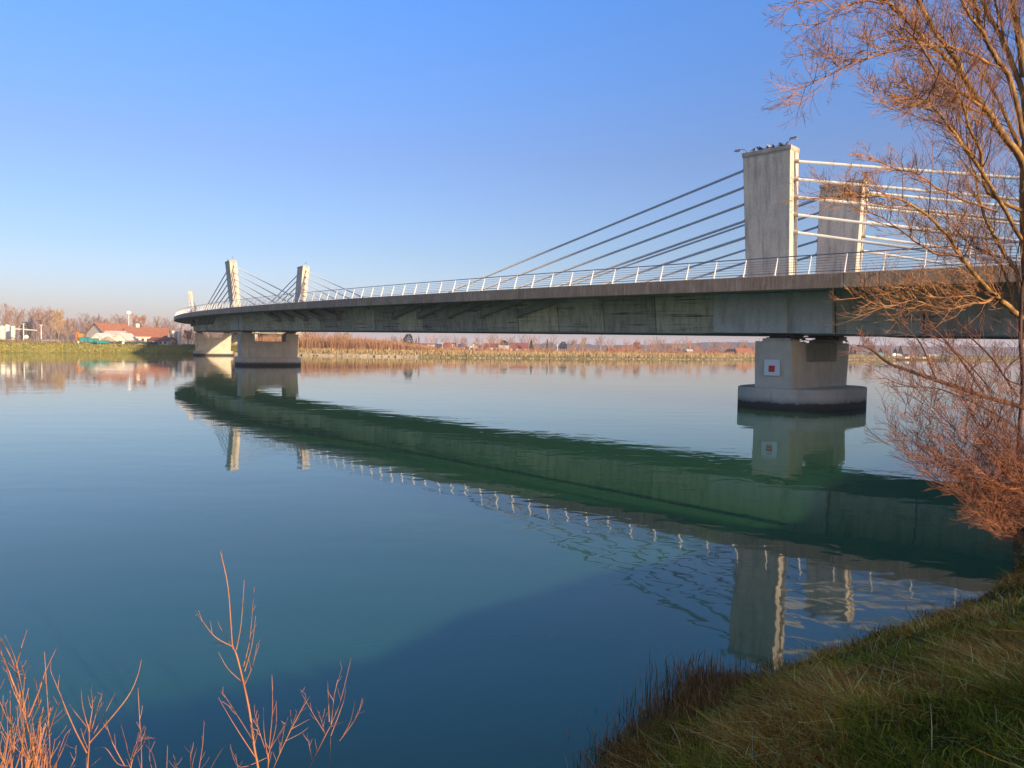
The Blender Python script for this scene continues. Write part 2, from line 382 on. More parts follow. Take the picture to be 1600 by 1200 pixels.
# pier heads (proud diaphragm panels)
def head_panel(sc,a,c,o,zt=-.66):
    for sg in (1,-1):
        b=MB(); sweep(b,[(sg*o,-3.24),(sg*(o+.14),zt),(sg*4.9,zt),(sg*4.9,-3.24)],sc+a,sc+c,1.5)
        fixn(b.build('diaphragm_panel',M['head'],bridge))
for q in range(4):
    sc=100*q
    head_panel(sc,-1.05,1.88,5.30); head_panel(sc,1.9,4.2,5.16); head_panel(sc,-3.86,-1.45,5.22)
# edge beams
s=-68.
while s<S1-1:
    e=min(s+12.4,S1)
    for sg in (1,-1):
        b=MB(); sweep(b,[(sg*9.40,-.78),(sg*(EO-.03),-.80),(sg*EO,-.77),(sg*EO,.02),(sg*(EO-.03),.05),(sg*9.15,.05),(sg*9.15,-.015),(sg*9.40,-.015)],s+.02,e-.02,1.55); fixn(b.build('edge_beam',M['fascia'],bridge))
    s=e
# railing: posts
pb=MB(); 
pb.hexa([(-.02,-.09,0),(.02,-.09,0),(.02,.07,0),(-.02,.07,0),(-.02,.28,1.1),(.02,.28,1.1),(.02,.36,1.1),(-.02,.36,1.1)])
pb.box((0,-.01,.012),(.16,.26,.02)); pme=pb.mesh('railing_post',M['post'])
s=-66.88+.0
while s<S1-1:
    fwd,out=bdir(s); p=Vector(BW(s,9.42,.05)); put(pme,'railing_post',bridge,p,math.atan2(fwd.y,fwd.x)+math.pi)
    s+=1.965
RO_=9.42
def rail(name,off,z,r,mat,n=6,out=1):
    b=MB(); ss=np.arange(S0,S1+.1,1.965*2); b.tube([BW(x,out*off,z) for x in ss],r,n); b.build(name,mat,bridge)
rail('handrail',RO_-.34,1.17,.035,M['rail'])
for i in range(6):
    z=.2+i*.155; rail('rail_bar',RO_-.02-.32*(z/1.12),z,.011 if i else .022,M['rail'],4)
# inner railing, mostly hidden
b=MB()
for x in np.arange(S0+1,S1-1,1.965):
    f,o=bdir(x); p=Vector(BW(x,-9.42,.05)); b.tube([p,p+o*.33+Vector((0,0,1.1))],.045,4)
b.build('inner_railing_posts',M['post'],bridge)['kind']='stuff'
rail('handrail',RO_-.34,1.17,.035,M['rail'],out=-1)
# pylons, cables
WB,WT,HT=5.47,6.2,8.33
def pylon(sc,sg):
    fwd,out=bdir(sc); out=out*sg; z0=zd(sc)
    L0,L1,T=1.47,1.60,.60
    def pt(a,t,h):   # a along, t outward, h above deck
        o=WB+(WT-WB)*h/HT+t
        q=Vector(BW(sc,0,0)); return (q.x+fwd.x*a+out.x*o,q.y+fwd.y*a+out.y*o,z0+h)
    def ring(h):
        L=L0+(L1-L0)*h/HT; g=.075;dp=.10;c=.04
        prof=[(-L+c,-T),(L-c,-T),(L,-T+c),(L,-g),(L-dp,-g),(L-dp,g),(L,g),(L,T-c),(L-c,T),(-L+c,T),(-L,T-c),(-L,g),(-L+dp,g),(-L+dp,-g),(-L,-g),(-L,-T+c)]
        return [pt(a,t,h) for a,t in prof]
    hs_=[-.02,.0,2.7,5.4,HT-.30]; b=MB(); n=16
    for h in hs_: b.v+=ring(h)
    for i in range(len(hs_)-1):
        for j in range(n): b.f.append((i*n+j,i*n+(j+1)%n,(i+1)*n+(j+1)%n,(i+1)*n+j))
    b.f.append(tuple(range(n))); b.f.append(tuple(range((len(hs_)-1)*n,len(hs_)*n)))
    py=fixn(b.build('pylon',M['pylon'],bridge))
    b=MB(); L=L1+.03;P=[pt(a,t,h) for h in (HT-.30,HT-.22) for a,t in ((-L+.02,-T-.01),(L-.02,-T-.01),(L-.02,T+.01),(-L+.02,T+.01))]
    b.hexa(P); P=[pt(a,t,h) for h in (HT-.221,HT) for a,t in ((-L,-T-.03),(L,-T-.03),(L,T+.03),(-L,T+.03))]; b.hexa(P)
    fixn(b.build('pylon_cap',M['cap'],py))
    for side in (1,-1):
        for k in range(5):
            h=7.47-k*1.085; Lh=L0+(L1-L0)*h/HT
            a=Vector(pt(side*(Lh-.12),0,h)); a2=Vector(pt(side*(Lh+.10),0,h-.03))
            sl_=35.5-5*k if True else 0
            e=Vector(BW(sc+side*sl_,sg*5.62,0.02)); d=(e-a).normalized()
            MB().tube([a,e+d*.3],.088 if True else 0,8).build('stay_cable',M['cable'],bridge,smooth=True)
            MB().tube([a,a+d*.42],[.15,.12],8).build('cable_collar',M['cap'],py)
            MB().tube([e-d*1.5,e+d*.1],.115,8).build('cable_sleeve',M['rail'],bridge)
            # anchor rib continuing below the deck to the web
            f2,o2=bdir(sc+side*(sl_+4)); e2=Vector(BW(sc+side*(sl_+8.0),sg*5.32,0)); dz=(zd(sc)+h-e.z)
            slope=-(dz)/(sl_-1.6); e2.z=e.z+slope*8.0
            st=Vector(BW(sc+side*(sl_+1.8),sg*5.55,0)); st.z=e.z+slope*1.8
            # keep the rib's foot on the web
            zrel=e2.z-zd(sc+side*(sl_+8)); wz=4.84+.34*(zrel+3.1)/2.475
            lo=max(zrel,-2.0)
            fr=(lo-(st.z-zd(sc+side*(sl_+1.8))))/(zrel-(st.z-zd(sc+side*(sl_+1.8)))) if zrel<lo else 1
            e2=st+(e2-st)*fr
            n_=Vector((o2.x*sg,o2.y*sg,0)); dd=(e2-st).normalized(); upv=n_.cross(dd).normalized()
            if upv.z<0: upv=-upv
            P=[]
            for q,wd in ((st,.26),(e2,.26)):
                for x,y in ((-.55,-.24),(.28,-.24),(.28,.24),(-.55,.24)): P.append(q+n_*x+upv*y)
            rb=MB(); rb.hexa(P); fixn(rb.build('anchor_rib',M['slab'],bridge))
            rb=MB(); q=e2; P=[]
            for t_ in (-.45,.06):
                for x,y in ((-.6,-.34),(.36,-.34),(.36,.34),(-.6,.34)): P.append(q+dd*t_+n_*x+upv*y)
            rb.hexa(P); fixn(rb.build('anchor_block',M['slab'],bridge))
    return pt
PT={}
for q in range(4):
    for sg in (1,-1): PT[(q,sg)]=pylon(100.*q,sg)
# piers
def superell(sc,a,bb,n,z,k=40):
    out=[]
    for i in range(k):
        t=2*math.pi*i/k;c,s_=math.cos(t),math.sin(t)
        al=bb*math.copysign(abs(s_)**(2/n),s_);ot=a*math.copysign(abs(c)**(2/n),c)
        q=Vector(BW(sc,0,0));f,o=bdir(sc); out.append((q.x+f.x*al+o.x*ot,q.y+f.y*al+o.y*ot,z))
    return out
def pier(q):
    sc=100.*q; f,o=bdir(sc); z1=zd(sc)-3.26; zt=z1-.52; zb=1.35 if q<3 else 2.2; dn=zt-1.32
    Q=Vector(BW(sc,0,0))
    def pt(al,ot,z):
        return (Q.x+f.x*al+o.x*ot,Q.y+f.y*al+o.y*ot,z)
    L=1.25
    b=MB(); # U shaped broad face extruded along the bridge
    zbb=zb-.02; poly=[(-4.72,zbb),(4.85,zbb),(4.98,zt),(2.62,zt),(2.52,dn),(-2.62,dn),(-2.72,zt),(-4.98,zt)]
    P=[pt(-L,x,z) for x,z in poly]+[pt(L,x,z) for x,z in poly]; n=8
    b.add(P,[tuple(range(n)),tuple(reversed(range(n,2*n)))]+[(i,n+i,n+(i+1)%n,(i+1)%n) for i in range(n)])
    pr=fixn(b.build('pier',M['pier'],bridge))
    mod=pr.modifiers.new('bevel','BEVEL'); mod.width=.05; mod.segments=2; mod.limit_method='ANGLE'
    b=MB(); lv=[(0,-2.5),(0,zb-.06),(-.06,zb)]; k=112
    for ins,z in lv: b.v+=superell(sc,5.5+ins,3.6+ins,2.6,z,k)
    for i in range(2):
        for j in range(k): b.f.append((i*k+j,i*k+(j+1)%k,(i+1)*k+(j+1)%k,(i+1)*k+j))
    b.f.append(tuple(range(2*k,3*k))); b.f.append(tuple(reversed(range(k)))); fixn(b.build('pier_footing',M['pier'],pr,smooth=False))
    rz=math.atan2(f.y,f.x)
    for ot in (3.75,-3.75):
        c=pt(0,ot,0); b=MB(); b.box((c[0],c[1],zt+.10),(1.9,1.5,.21),rz); b.build('bearing_plinth',M['pier'],pr)
        b=MB(); b.box((c[0],c[1],zt+.235),(1.5,1.3,.06),rz); b.box((c[0],c[1],zt+.31),(1.2,1.0,.088),rz); b.box((c[0],c[1],zt+.405),(2.3,1.9,.1),rz); b.box((c[0],c[1],zt+.487),(2.0,1.6,.06),rz)
        b.build('bearing',M['black'],pr)
        b=MB(); c2=pt(-1.05,ot,0); b.box((c2[0],c2[1],zt+.32),(.3,1.5,.3),rz); b.build('bearing_skirt',M['black'],pr)
    return pt,zt
PP=[pier(q) for q in range(4)]
# abutments
for sc,nm in ((S0-3,'near'),(S1+3,'far')):
    f,o=bdir(sc); c=BWz(sc,0,3); b=MB(); b.box((c[0],c[1],zd(sc)/2-1),(7,19.4,zd(sc)+2.2),math.atan2(f.y,f.x)); b.build('abutment',M['pier'],bridge)
# navigation sign on the near pier
pt,zt=PP[0]; f,o=bdir(0.)
sg_=thing('navigation_sign','white square board with a red square, fixed to the near pier','sign',pt(-.02,5.06,2.45)); ROOT[sg_.name]=Vector(sg_.location)
def panel(al,ot,z,w_,h_,t_,mat,name):
    b=MB(); P=[pt(al+a,ot+t,z+c) for t in (0,t_) for a,c in ((-w_/2,-h_/2),(w_/2,-h_/2),(w_/2,h_/2),(-w_/2,h_/2))]; b.hexa(P); fixn(b.build(name,mat,sg_))
panel(0,4.97,2.72,1.06,1.06,.05,M['white'],'board'); panel(.0,5.021,2.64,.42,.42,.012,M['red'],'red_square')
# lamps on the pylons
def lamp(q,sg,side,lab):
    P=PT[(q,sg)]; f,o=bdir(100.*q); base=Vector(P(side*1.45,0,HT)); d=f*side
    t=thing('street_lamp',lab,'street lamp',base,'lamps on the pylon tops'); ROOT[t.name]=base
    if side>0: pts=[base-Vector((0,0,.02)),base+Vector((0,0,.12))+d*.08,base+d*.32+Vector((0,0,.38)),base+d*.55+Vector((0,0,.43))]; hd=base+d*.78+Vector((0,0,.42))
    else: base=base-d*.3; pts=[base-Vector((0,0,.02)),base+Vector((0,0,.3))+d*.03,base+d*.10+Vector((0,0,.48)),base+d*.16+Vector((0,0,.52))]; hd=base+d*.36+Vector((0,0,.55))
    MB().tube(pts,.026,6).build('arm',M['steel'],t)
    b=MB(); b.box(hd,(.5,.2,.09),math.atan2(d.y,d.x),.8); b.build('lamp_head',M['steel'],t)
    b=MB(); b.box(hd-Vector((0,0,.066)),(.4,.16,.03),math.atan2(d.y,d.x)); b.build('lens',M['white'],t)
lamp(0,1,1,'thin curved lamp reaching left off the top of the nearest pylon')
lamp(0,1,-1,'upright lamp on the right end of the nearest pylon top, beside the birds')
lamp(0,-1,-1,'lamp on the right end of the darker pylon behind the nearest one')
lamp(1,1,1,'small lamp reaching left off the taller far pylon in the left of the photo')
lamp(1,1,-1,'small upright lamp on the right end of the taller far pylon')
lamp(1,-1,-1,'small lamp on the right end of the shorter far pylon by the white railing')
lamp(2,1,1,'tiny lamp on the most distant pylon above the left tip of the deck')
# birds
def bird_mesh(mat):
    b=MB(); b.tube([(-.17,0,.10),(-.10,0,.11),(-.03,0,.14),(.05,0,.18),(.10,0,.23),(.125,0,.275),(.15,0,.29),(.185,0,.285)],[.012,.03,.065,.07,.05,.036,.034,.012],8)
    b.tube([(.18,0,.285),(.225,0,.275)],[.012,.003],5); b.tube([(0,.025,.10),(0.01,.025,0)],.008,4); b.tube([(0,-.025,.10),(.01,-.025,0)],.008,4)
    b.tube([(-.10,0,.12),(-.27,0,.075)],[.03,.02],5); return b.mesh('bird',mat,smooth=True)
bm1,bm2=bird_mesh(M['feather']),bird_mesh(M['featherw'])
def bird(loc,rz,label,sc=1.,me=bm1,group=None):
    o=put(me,'bird',None,loc,rz,sc); tag(o,label,'bird',group); return o
P=PT[(0,1)]
for i,(a,r,m_,lab) in enumerate([(1.05,.6,bm1,'dark bird nearest the left end of the near pylon top'),(.62,2.4,bm1,'dark bird left of the tight pair on the near pylon top'),(.50,2.0,bm1,'dark bird close against its neighbour, left part of the near pylon top'),
     (.12,.9,bm1,'tall dark bird just left of the pale bird on the near pylon top'),(-.08,2.8,bm2,'pale brown bird in the middle of the near pylon top'),(-.32,1.5,bm1,'dark bird just right of the pale one on the near pylon top'),
     (-.72,.4,bm1,'hunched dark bird right of centre on the near pylon top'),(-.86,2.2,bm1,'dark bird, right one of a pair on the near pylon top'),(-1.18,1.0,bm1,'lone dark bird closest to the upright lamp on the near pylon')]):
    bird(P(a,.25,HT),r,lab,1.15,m_,'birds resting on the near pylon top')
P=PT[(0,-1)]
for a,r,lab in [(1.25,1.,'dark bird on the left end of the second, darker pylon'),(1.08,2.2,'dark bird beside another at the left end of the second pylon'),(-.75,.7,'lone dark bird toward the right end of the second pylon')]:
    bird(P(a,-.2,HT),r,lab,1.15,bm1,'birds resting on the second pylon')
pt,zt=PP[0]
for ot,r,lab in [(2.2+.6,.5,'dark bird under the deck beside the left bearing of the near pier'),(1.0+1.7,2.5,'second dark bird beside the left bearing, on the edge of the pier notch'),(-4.75,1.6,'dark bird on the right end of the near pier top')]:
    bird(pt(-1.1,ot,zt),r,lab,1.1,bm1,'birds on the near pier')
# ------------------------------------------------------------------ bare trees
def rv(): 
    v=Vector((random.gauss(0,1),random.gauss(0,1),random.gauss(0,1))); return v.normalized()
def limb(b,p,d,L,r,lvl,kids,spread=.7,up=.15,seg=4,n=3,wig=.12,rt=.25,minr=0.,col=None):
    pts=[Vector(p)];d=Vector(d).normalized();dirs=[]
    for i in range(seg):
        d=(d+rv()*wig+Vector((0,0,up))*.5).normalized(); pts.append(pts[-1]+d*L/seg); dirs.append(d.copy())
    rad=[max(minr,r*(1-(1-rt)*i/seg)) for i in range(seg+1)]
    (b[min(lvl,len(b)-1)]).tube(pts,rad,n if lvl else max(n,3),cap=False)
    if lvl<=0: return
    k=kids[-lvl] if lvl<=len(kids) else kids[0]
    for j in range(k):
        t=.22+.78*(j+random.random())/k; i=min(int(t*seg),seg-1); q=pts[i].lerp(pts[i+1],t*seg-i)
        side=rv(); dd=dirs[i]; side=(side-dd*side.dot(dd)).normalized()
        limb(b,q,dd+side*random.uniform(.6,1.2)*spread,L*random.uniform(.42,.68)*(1.15-.5*t),rad[i]*.55,lvl-1,kids,spread,up,max(3,seg-1),n,wig*1.1,rt,minr)
def tree_proto(mat,H=14,kind='round',kids=(9,7,5),seed=1,minr=.035):
    random.seed(seed); tr=MB();cr=MB();B=[cr,cr,cr,tr]
    pts=[Vector((0,0,-.3))];d=Vector((0,0,1))
    for i in range(6): d=(d+rv()*.07).normalized(); pts.append(pts[-1]+d*H*(.72)/6)
    R=H*.016; rad=[R*(1-.75*i/6) for i in range(7)]; tr.tube(pts,rad,6)
    k={'round':16,'tall':20,'fan':14}[kind]
    for j in range(k):
        t=(.25 if kind!='tall' else .18)+.75*(j+random.random())/k; i=min(int(t*6),5); q=pts[i].lerp(pts[i+1],t*6-i); a=j*2.4+random.random()
        el={'round':.8,'tall':1.9,'fan':1.3}[kind]*random.uniform(.7,1.3)
        L=H*({'round':.36,'tall':.24,'fan':.38}[kind])*random.uniform(.7,1.15)*(1.1-.45*t)
        limb([cr],q,(math.cos(a),math.sin(a),el),L,R*.45,2,kids,.75,.25,4,3,.12,.3,minr)
    return tr.mesh('trunk',M['fartrunk']),cr.mesh('crown',mat),H
PROTO={}
for i,(nm,mat,H,kd,kids) in enumerate([('brown','fartwig',14,'round',(6,9)),('brown2','fartwig',15,'fan',(6,9)),('tallgrey','fargrey',17,'tall',(5,7)),('tallgrey2','fargrey',16,'fan',(5,7)),('gold','fargold',12,'fan',(6,9)),('rust','farrust',9,'round',(7,9)),('grey','fargrey',13,'round',(6,8))]):
    PROTO[nm]=tree_proto(M[mat],H,kd,kids,11+i,.03)
random.seed(21)
def fz(x,y):
    best=min(FD,key=lambda p:(p.x-x)**2+(p.y-y)**2); return 2.7 if best.x<-95 else (2.75-(best.x+95)/40*.95 if best.x<-55 else 1.8)
def far_tree(px,d,topy,pr,label,wide=1.,name='bare_tree'):
    tr,cr,H=PROTO[pr]; base=atd(px,545,d); x=base.x; z=fz(x,d)-.05; top=atd(px,topy,d).z; k=max(.2,(top-z)/H)*(1.1 if px<300 else 1)
    t=thing(name,label,'tree',(x,d,z)); t.rotation_euler=(0,0,random.uniform(0,6.28)); t.scale=(k*wide,k*wide,k)
    for nm,me in (('trunk',tr),('crown',cr)):
        o=bpy.data.objects.new(nm,me); C.objects.link(o); o.parent=t
far=[ (8,300,474,'tallgrey2','grey bare tree at the left edge of the photo behind the white tanks',1.1),(25,275,478,'brown','brown bare tree standing over the white tanks at far left',.9),
 (47,300,480,'tallgrey','thin grey tree just left of the tall pole at the far left bank',1.),(56,310,480,'tallgrey2','second thin grey tree behind the two white poles',1.),
 (69,290,481,'brown2','broad topped bare tree above the right hand white pole',1.),(79,300,483,'tallgrey2','grey bare tree between the broad one and the golden one',1.),
 (92,262,482,'gold','golden brown tree standing full height right of the white poles',.7),(88,300,482,'brown2','dense brown tree crown right behind the golden tree',1.15),(106,290,495,'brown','small brown tree right of the golden tree',1.),
 (119,300,493,'tallgrey','slim tree left of the big orange roofed house',1.),(134,320,489,'tallgrey2','tall tree rising behind the gable of the big orange roofed house',1.),(146,320,492,'grey','faint tree behind the ridge of the big orange roofed house',1.),
 (158,320,494,'fan' if 0 else 'brown2','brown tree behind the middle of the big orange roof',1.),(172,320,492,'tallgrey','thin tree behind the right end of the big orange roof',1.),(186,300,489,'brown','round bare tree between the two orange roofed houses',.9),
 (200,330,496,'tallgrey','thin pale tree beneath the white water tower ball',.9),(219,285,488,'farr' if 0 else 'rust','broad rust coloured tree behind the long orange roof',.9),(246,310,489,'tallgrey','slim tall tree right of the long orange roof',1.),(258,320,496,'tallgrey2','grey tree left of the white silos',1.),
 (293,262,513,'rust','small orange brown tree beside the left foot of the bridge',1.),
 (480,270,517,'rust','rust coloured tree just right of the far pier under the bridge',1.2),(615,262,521,'grey','thin bare tree over the orange thicket, left of the round evergreen',.9),(630,275,525,'brown','low brown tree touching the round evergreen on its left',1.),
 (655,268,519,'tallgrey','tall thin bare tree right of the round evergreen',.7),(724,300,524,'grey','pale bare tree with a wide crown behind the village houses',1.),
 (850,300,533,'grey','grey bare tree left of the small cream house',1.),(862,290,531,'brown','brown bare tree beside the dark fir and small cream house',.9),(893,290,527,'grey','hazy grey tree between the small cream house and the golden tree',1.2),
 (912,282,524,'gold','slender golden tree standing on the middle shore',.85),(935,295,526,'tallgrey2','dark grey leafless tree right of the golden tree',1.),(965,300,536,'brown','low rounded brown tree behind the long orange roof on the middle shore',1.3),(995,295,530,'rust','reddish tree with rounded crown left of the lattice mast',1.2),
 (1045,320,536,'grey','small grey tree right of the lattice mast',1.2),(1115,340,533,'grey','wide grey tree in front of the wooded hills',1.3),(1165,340,535,'rust','reddish tree behind the orange roof beside the near pier',1.),
 (1355,405,525,'gold','pale golden tree right of the near pier, behind the dark conifers',1.),(1362,390,535,'rust','orange bare tree on the far shore right of the near pier',.8),(1387,390,545,'rust','small orange tree beside the green roofed hut',1.3),
 (1425,420,528,'brown','large bare tree with rounded crown behind the moored boats',1.2),(1437,430,531,'grey','grey bare tree right of the large rounded one behind the boats',1.2),(1475,450,534,'grey','hazy bare tree on the far right shore behind the bush twigs',1.4),(1510,470,533,'tallgrey2','tall hazy tree on the far right shore seen through twigs',1.3),(1560,500,530,'grey','hazy tree on the far shore at the right edge of the photo',1.5)]
for px,d,ty,pr,lab,wd in far: far_tree(px,d,ty,pr,lab,wd)
# far woodland mass (one stuff object, small bare crowns)
def woodland():
    protos=[]
    for sd,mt in ((1,0),(2,0),(3,0)):
        random.seed(sd); b=MB(); b.tube([(0,0,0),(0,0,.7)],[.03,.015],3,cap=False)
        for j in range(9):
            a=j*2.4; limb([b],(0,0,.2+.06*j),(math.cos(a),math.sin(a),1.1),.38,.012,1,(6,),.8,.2,3,3,.12,.4,.006)
        protos.append((np.array(b.v),b.f))
    for mat,rows in (('fargrey',[(-260,-90,330,420,210,11),(-60,600,420,640,170,9.5)]),('farrust',[(-55,170,262,330,90,5.5),(60,260,330,420,60,6)])):
        B=MB()
        for x0,x1,y0,y1,n,h in rows:
            for i in range(n):
                x=random.uniform(x0,x1); y=random.uniform(y0,y1)
                if x>60: y=y+max(0,(x-60)*.62)*(1 if mat=='farrust' else .35)
                if sdist(np.array([x]),np.array([y]),FAR)[0]>-14: continue
                v,f=random.choice(protos); k=h*random.uniform(.6,1.15); a=random.uniform(0,6.28); R_=np.array([[math.cos(a),-math.sin(a),0],[math.sin(a),math.cos(a),0],[0,0,1]])
                w_=(v@R_.T)*np.array([k*.9,k*.9,k])+np.array([x,y,1.7]); B.add(w_.tolist(),f)
        if B.v: tag(B.build('far_woodland',M[mat]),kind='stuff')
woodland(); random.seed(5)
# evergreens
def evergreen(px,d,topy,wpx,label,shape='cone',mat='conifer'):
    x=gx(px,d); z0=fz(x,d)-.05; H=atd(px,topy,d).z-z0; R=wpx/2/FPX*d
    t=thing('evergreen_tree',label,'tree',(x,d,z0)); ROOT[t.name]=Vector((x,d,z0)); MB().tube([(x,d,z0),(x,d,z0+H*.9)],[R*.08,R*.03],5).build('trunk',M['dark'],t)
    b=MB()
    for i in range(700):
        u=random.random(); a=random.uniform(0,6.28)
        if shape=='cone': h=.08+.92*u; r=R*(1-h)*1.05*random.uniform(.55,1.1)
        else: h=.12+.88*u; r=R*math.sqrt(max(0,1-((h-.52)/.5)**2))*random.uniform(.6,1.05)
        c=Vector((x+r*math.cos(a),d+r*math.sin(a),z0+H*h)); s=R*.16*random.uniform(.6,1.3)
        o=Vector((math.cos(a),math.sin(a),-.5)); u1=rv()*s; u2=(o*s*1.2)
        b.add([c-u1*.7,c+u1*.7,c+u2+rv()*s*.4],[(0,1,2)])
        b.add([c-u2*.3,c+rv()*s,c+rv()*s],[(0,1,2)])
    b.build('crown',M[mat],t)
evergreen(638,262,522,15,'round topped dark evergreen above the orange thicket on the middle shore','round')
evergreen(787,300,532,13,'round dark evergreen among the village roofs beside the tall thin pole','round')
evergreen(830,305,531,9,'pointed dark fir left of the bare trees on the middle shore')
evergreen(880,305,534,11,'dark bushy evergreen behind the small cream house','round'); evergreen(855,305,530,6,'narrow fir squeezed between two bare trees')
evergreen(650,290,528,5,'small slim fir right of the round evergreen')
evergreen(40,262,503,14,'round dark green shrub tree between the two white poles at far left','round')
for px,ty,wd,lab in [(1324,545,6,'first blue conifer right of the near pier'),(1330,541,7,'tallest blue conifer of the group right of the near pier'),(1336,546,6,'last blue conifer of the group right of the near pier')]: evergreen(px,395,ty,wd,lab,'cone','spruce')
for px,ty,wd,lab in [(1376,544,9,'dark tree behind the green roofed hut'),(1399,544,9,'dark conifer left of the tallest one behind the boats'),(1407,540,9,'tallest dark conifer behind the moored boats')]: evergreen(px,415,ty,wd,lab,'cone','spruce')
# ------------------------------------------------------------------ houses
def house(px0,px1,d,eavey,ridgey,label,wall='wall',roof='roof',depth=9,gable=False,chim=None,rz=0,name='house',win=3):
    x0,x1=gx(px0,d),gx(px1,d); cx=(x0+x1)/2; z0=fz(cx,d)-.1; W=abs(x1-x0); ze=max(atd((px0+px1)/2,eavey,d).z,z0+.8); zr=max(atd((px0+px1)/2,ridgey,d).z,ze+.4)
    org=Vector((cx,d+depth/2,z0)); t=thing(name,label,'house',org); ROOT[t.name]=Vector((0,0,0)); R0=Matrix.Rotation(rz,4,'Z')
    def mk(b,nm,mat,par): 
        me=b.mesh(nm,mat,(0,0,0)); o=bpy.data.objects.new(nm,me); C.objects.link(o); o.parent=par; fixn(o); return o
    hw,hd=W/2,depth/2; h=ze-z0; hr=zr-z0; b=MB()
    if gable: # gable faces the river (ridge along y)
        P=[(-hw,-hd),(hw,-hd)]; poly=[(-hw,0),(hw,0),(hw,h),(0,hr-.12),(-hw,h)]
        b.prism(poly,(1,0,0),(0,0,1),(0,-hd,0),(0,depth,0)); wl=mk(b,'wall',M[wall],t)
        b=MB()
        for sg in (1,-1): 
            A=[(sg*(hw+.4),-hd-.4,h-.25),(0,-hd-.4,hr),(0,hd+.4,hr),(sg*(hw+.4),hd+.4,h-.25)]; b.hexa(A+[(p[0],p[1],p[2]+.18) for p in A])
    else:
        poly=[(-hd,0),(hd,0),(hd,h),(0,hr-.12),(-hd,h)]
        b.prism(poly,(0,1,0),(0,0,1),(-hw,0,0),(W,0,0)); wl=mk(b,'wall',M[wall],t); b=MB()
        for sg in (1,-1):
            A=[(-hw-.4,sg*(hd+.5),h-.25),(hw+.4,sg*(hd+.5),h-.25),(hw+.4,0,hr),(-hw-.4,0,hr)]; b.hexa(A+[(p[0],p[1],p[2]+.18) for p in A])
    rf=mk(b,'roof',M[roof],t)
    for i in range(win):
        xx=-hw+W*(i+.5)/win; wz=h*.5; b=MB(); b.box((xx,-hd-.02,wz),(min(1.2,W/win*.45),.06,min(1.3,h*.45))); f=mk(b,'window',M['glass'],t)
        b=MB(); b.box((xx,-hd-.06,wz-min(1.3,h*.45)/2-.06),(min(1.5,W/win*.55),.14,.1)); mk(b,'sill',M['wallw'],f)
    if chim is not None:
        b=MB(); b.box((chim*hw,hd*.15 if not gable else 0,hr+.5),(1.1,1.1,2.0)); mk(b,'chimney',M[wall],rf)
    t.rotation_euler=(0,0,rz); return t
house(134,182,262,521,505,'big farmhouse with steep orange roof and pale gable on the left bank','wallw','roof',13,chim=None,rz=.95)
house(188,249,265,524.5,512,'long low house with orange roof and chimney on the left bank','wallw','roof',11,chim=-.45,win=8,rz=.35)
house(178,198,250,531,521,'small white gabled shed in front of the long orange roofed house','wallw','wallw',7,gable=True,win=1)
house(144,160,248,529,521,'white tent roofed shed in front of the big farmhouse','wallw','wallw',7,gable=True,win=1)
house(232,262,252,531.5,527.5,'low red roofed shed left of the white silos','wall','roofred',6,win=4)
house(160,188,256,524,517.5,'low cream annex joining the two orange roofed houses','wallw','wall',6,win=3)
for a in [(650,668,300,543,538,'small white house right of the round evergreen','wallw','roofred'),(668,676,290,543,539,'tiny white shed on the middle shore','wallw','wallw'),(692,710,300,542.5,536,'red roofed house on the middle shore left of the thin pole','wall','roofred'),
   (676,690,310,542,538,'cream cottage left of the red roofed house on the middle shore','wall','roofdark'),(733,748,310,542,536,'cream gabled cottage at the centre of the far village','wall','roof'),(757,778,310,542,537,'red roofed cottage just left of the thin pole','wall','roofred'),(716,726,310,542,538,'dark roofed cottage in the far village','wallw','roofdark'),
   (797,824,310,543.5,536,'long dark red roofed house right of the round village evergreen','wall','roofred'),(780,794,295,543.5,540,'tiny cream shed in front of the round village evergreen','wallw','wall'),(873,884,290,544,539,'small cream house with dark roof between bare trees','wallw','roofdark'),
   (952,985,305,548,543.5,'long low orange roofed house behind the middle reeds','wall','roof'),(985,1005,320,548,545,'low orange roofed annex right of the long low house','wall','roof'),(1076,1084,330,551,546.5,'white boxy cottage beneath the wooded hills','wallw','wallw'),(1088,1096,340,550,545,'small peach cottage beneath the wooded hills','wall','roof'),
   (1056,1070,340,551,546,'blue grey roofed cottage beneath the wooded hills','wallw','roofdark'),(1139,1150,330,551,546,'cream gabled cottage near the near pier','wall','roof'),(1153,1176,325,550.5,544.5,'orange roofed house half hidden by the near pier','wall','roof'),(1104,1125,345,551,547.5,'low brown roofed cottage between the white and cream cottages','wall','roofred')]:
    house(*a[:5],a[5],a[6],a[7],7,gable=('gabled' in a[5]),win=2)
for a in [(1367,1381,395,555.5,551,'green roofed hut on the far shore right of the near pier','wall','roofgreen'),(1402,1409,400,555.5,553,'cream hut right of the white box hut','wall','wallw'),(1452,1457,420,557,555,'tiny white hut behind the moored boats','wallw','wallw'),(1461,1466,420,557,555,'tiny cream hut at the end of the moored boats','wall','wall'),(1420,1432,420,556,553.5,'low brown hut behind the moored boats','wall','roofred')]:
    house(*a[:5],a[5],a[6],a[7],6,win=1)
def boxthing(name,label,cat,px0,px1,d,y0,y1,mat,dep=3.,parts=None):
    x0,x1=gx(px0,d),gx(px1,d); zb=atd((px0+px1)/2,y1,d).z; zt_=atd((px0+px1)/2,y0,d).z; org=Vector(((x0+x1)/2,d,zb)); t=thing(name,label,cat,org); ROOT[t.name]=org
    b=MB(); b.box((org.x,d,(zb+zt_)/2),(abs(x1-x0),dep,zt_-zb)); b.build('body',M[mat],t); b=MB(); b.box((org.x,d,zt_+.06),(abs(x1-x0)+.2,dep+.2,.1)); b.build('lid',M['steel'],t); return t
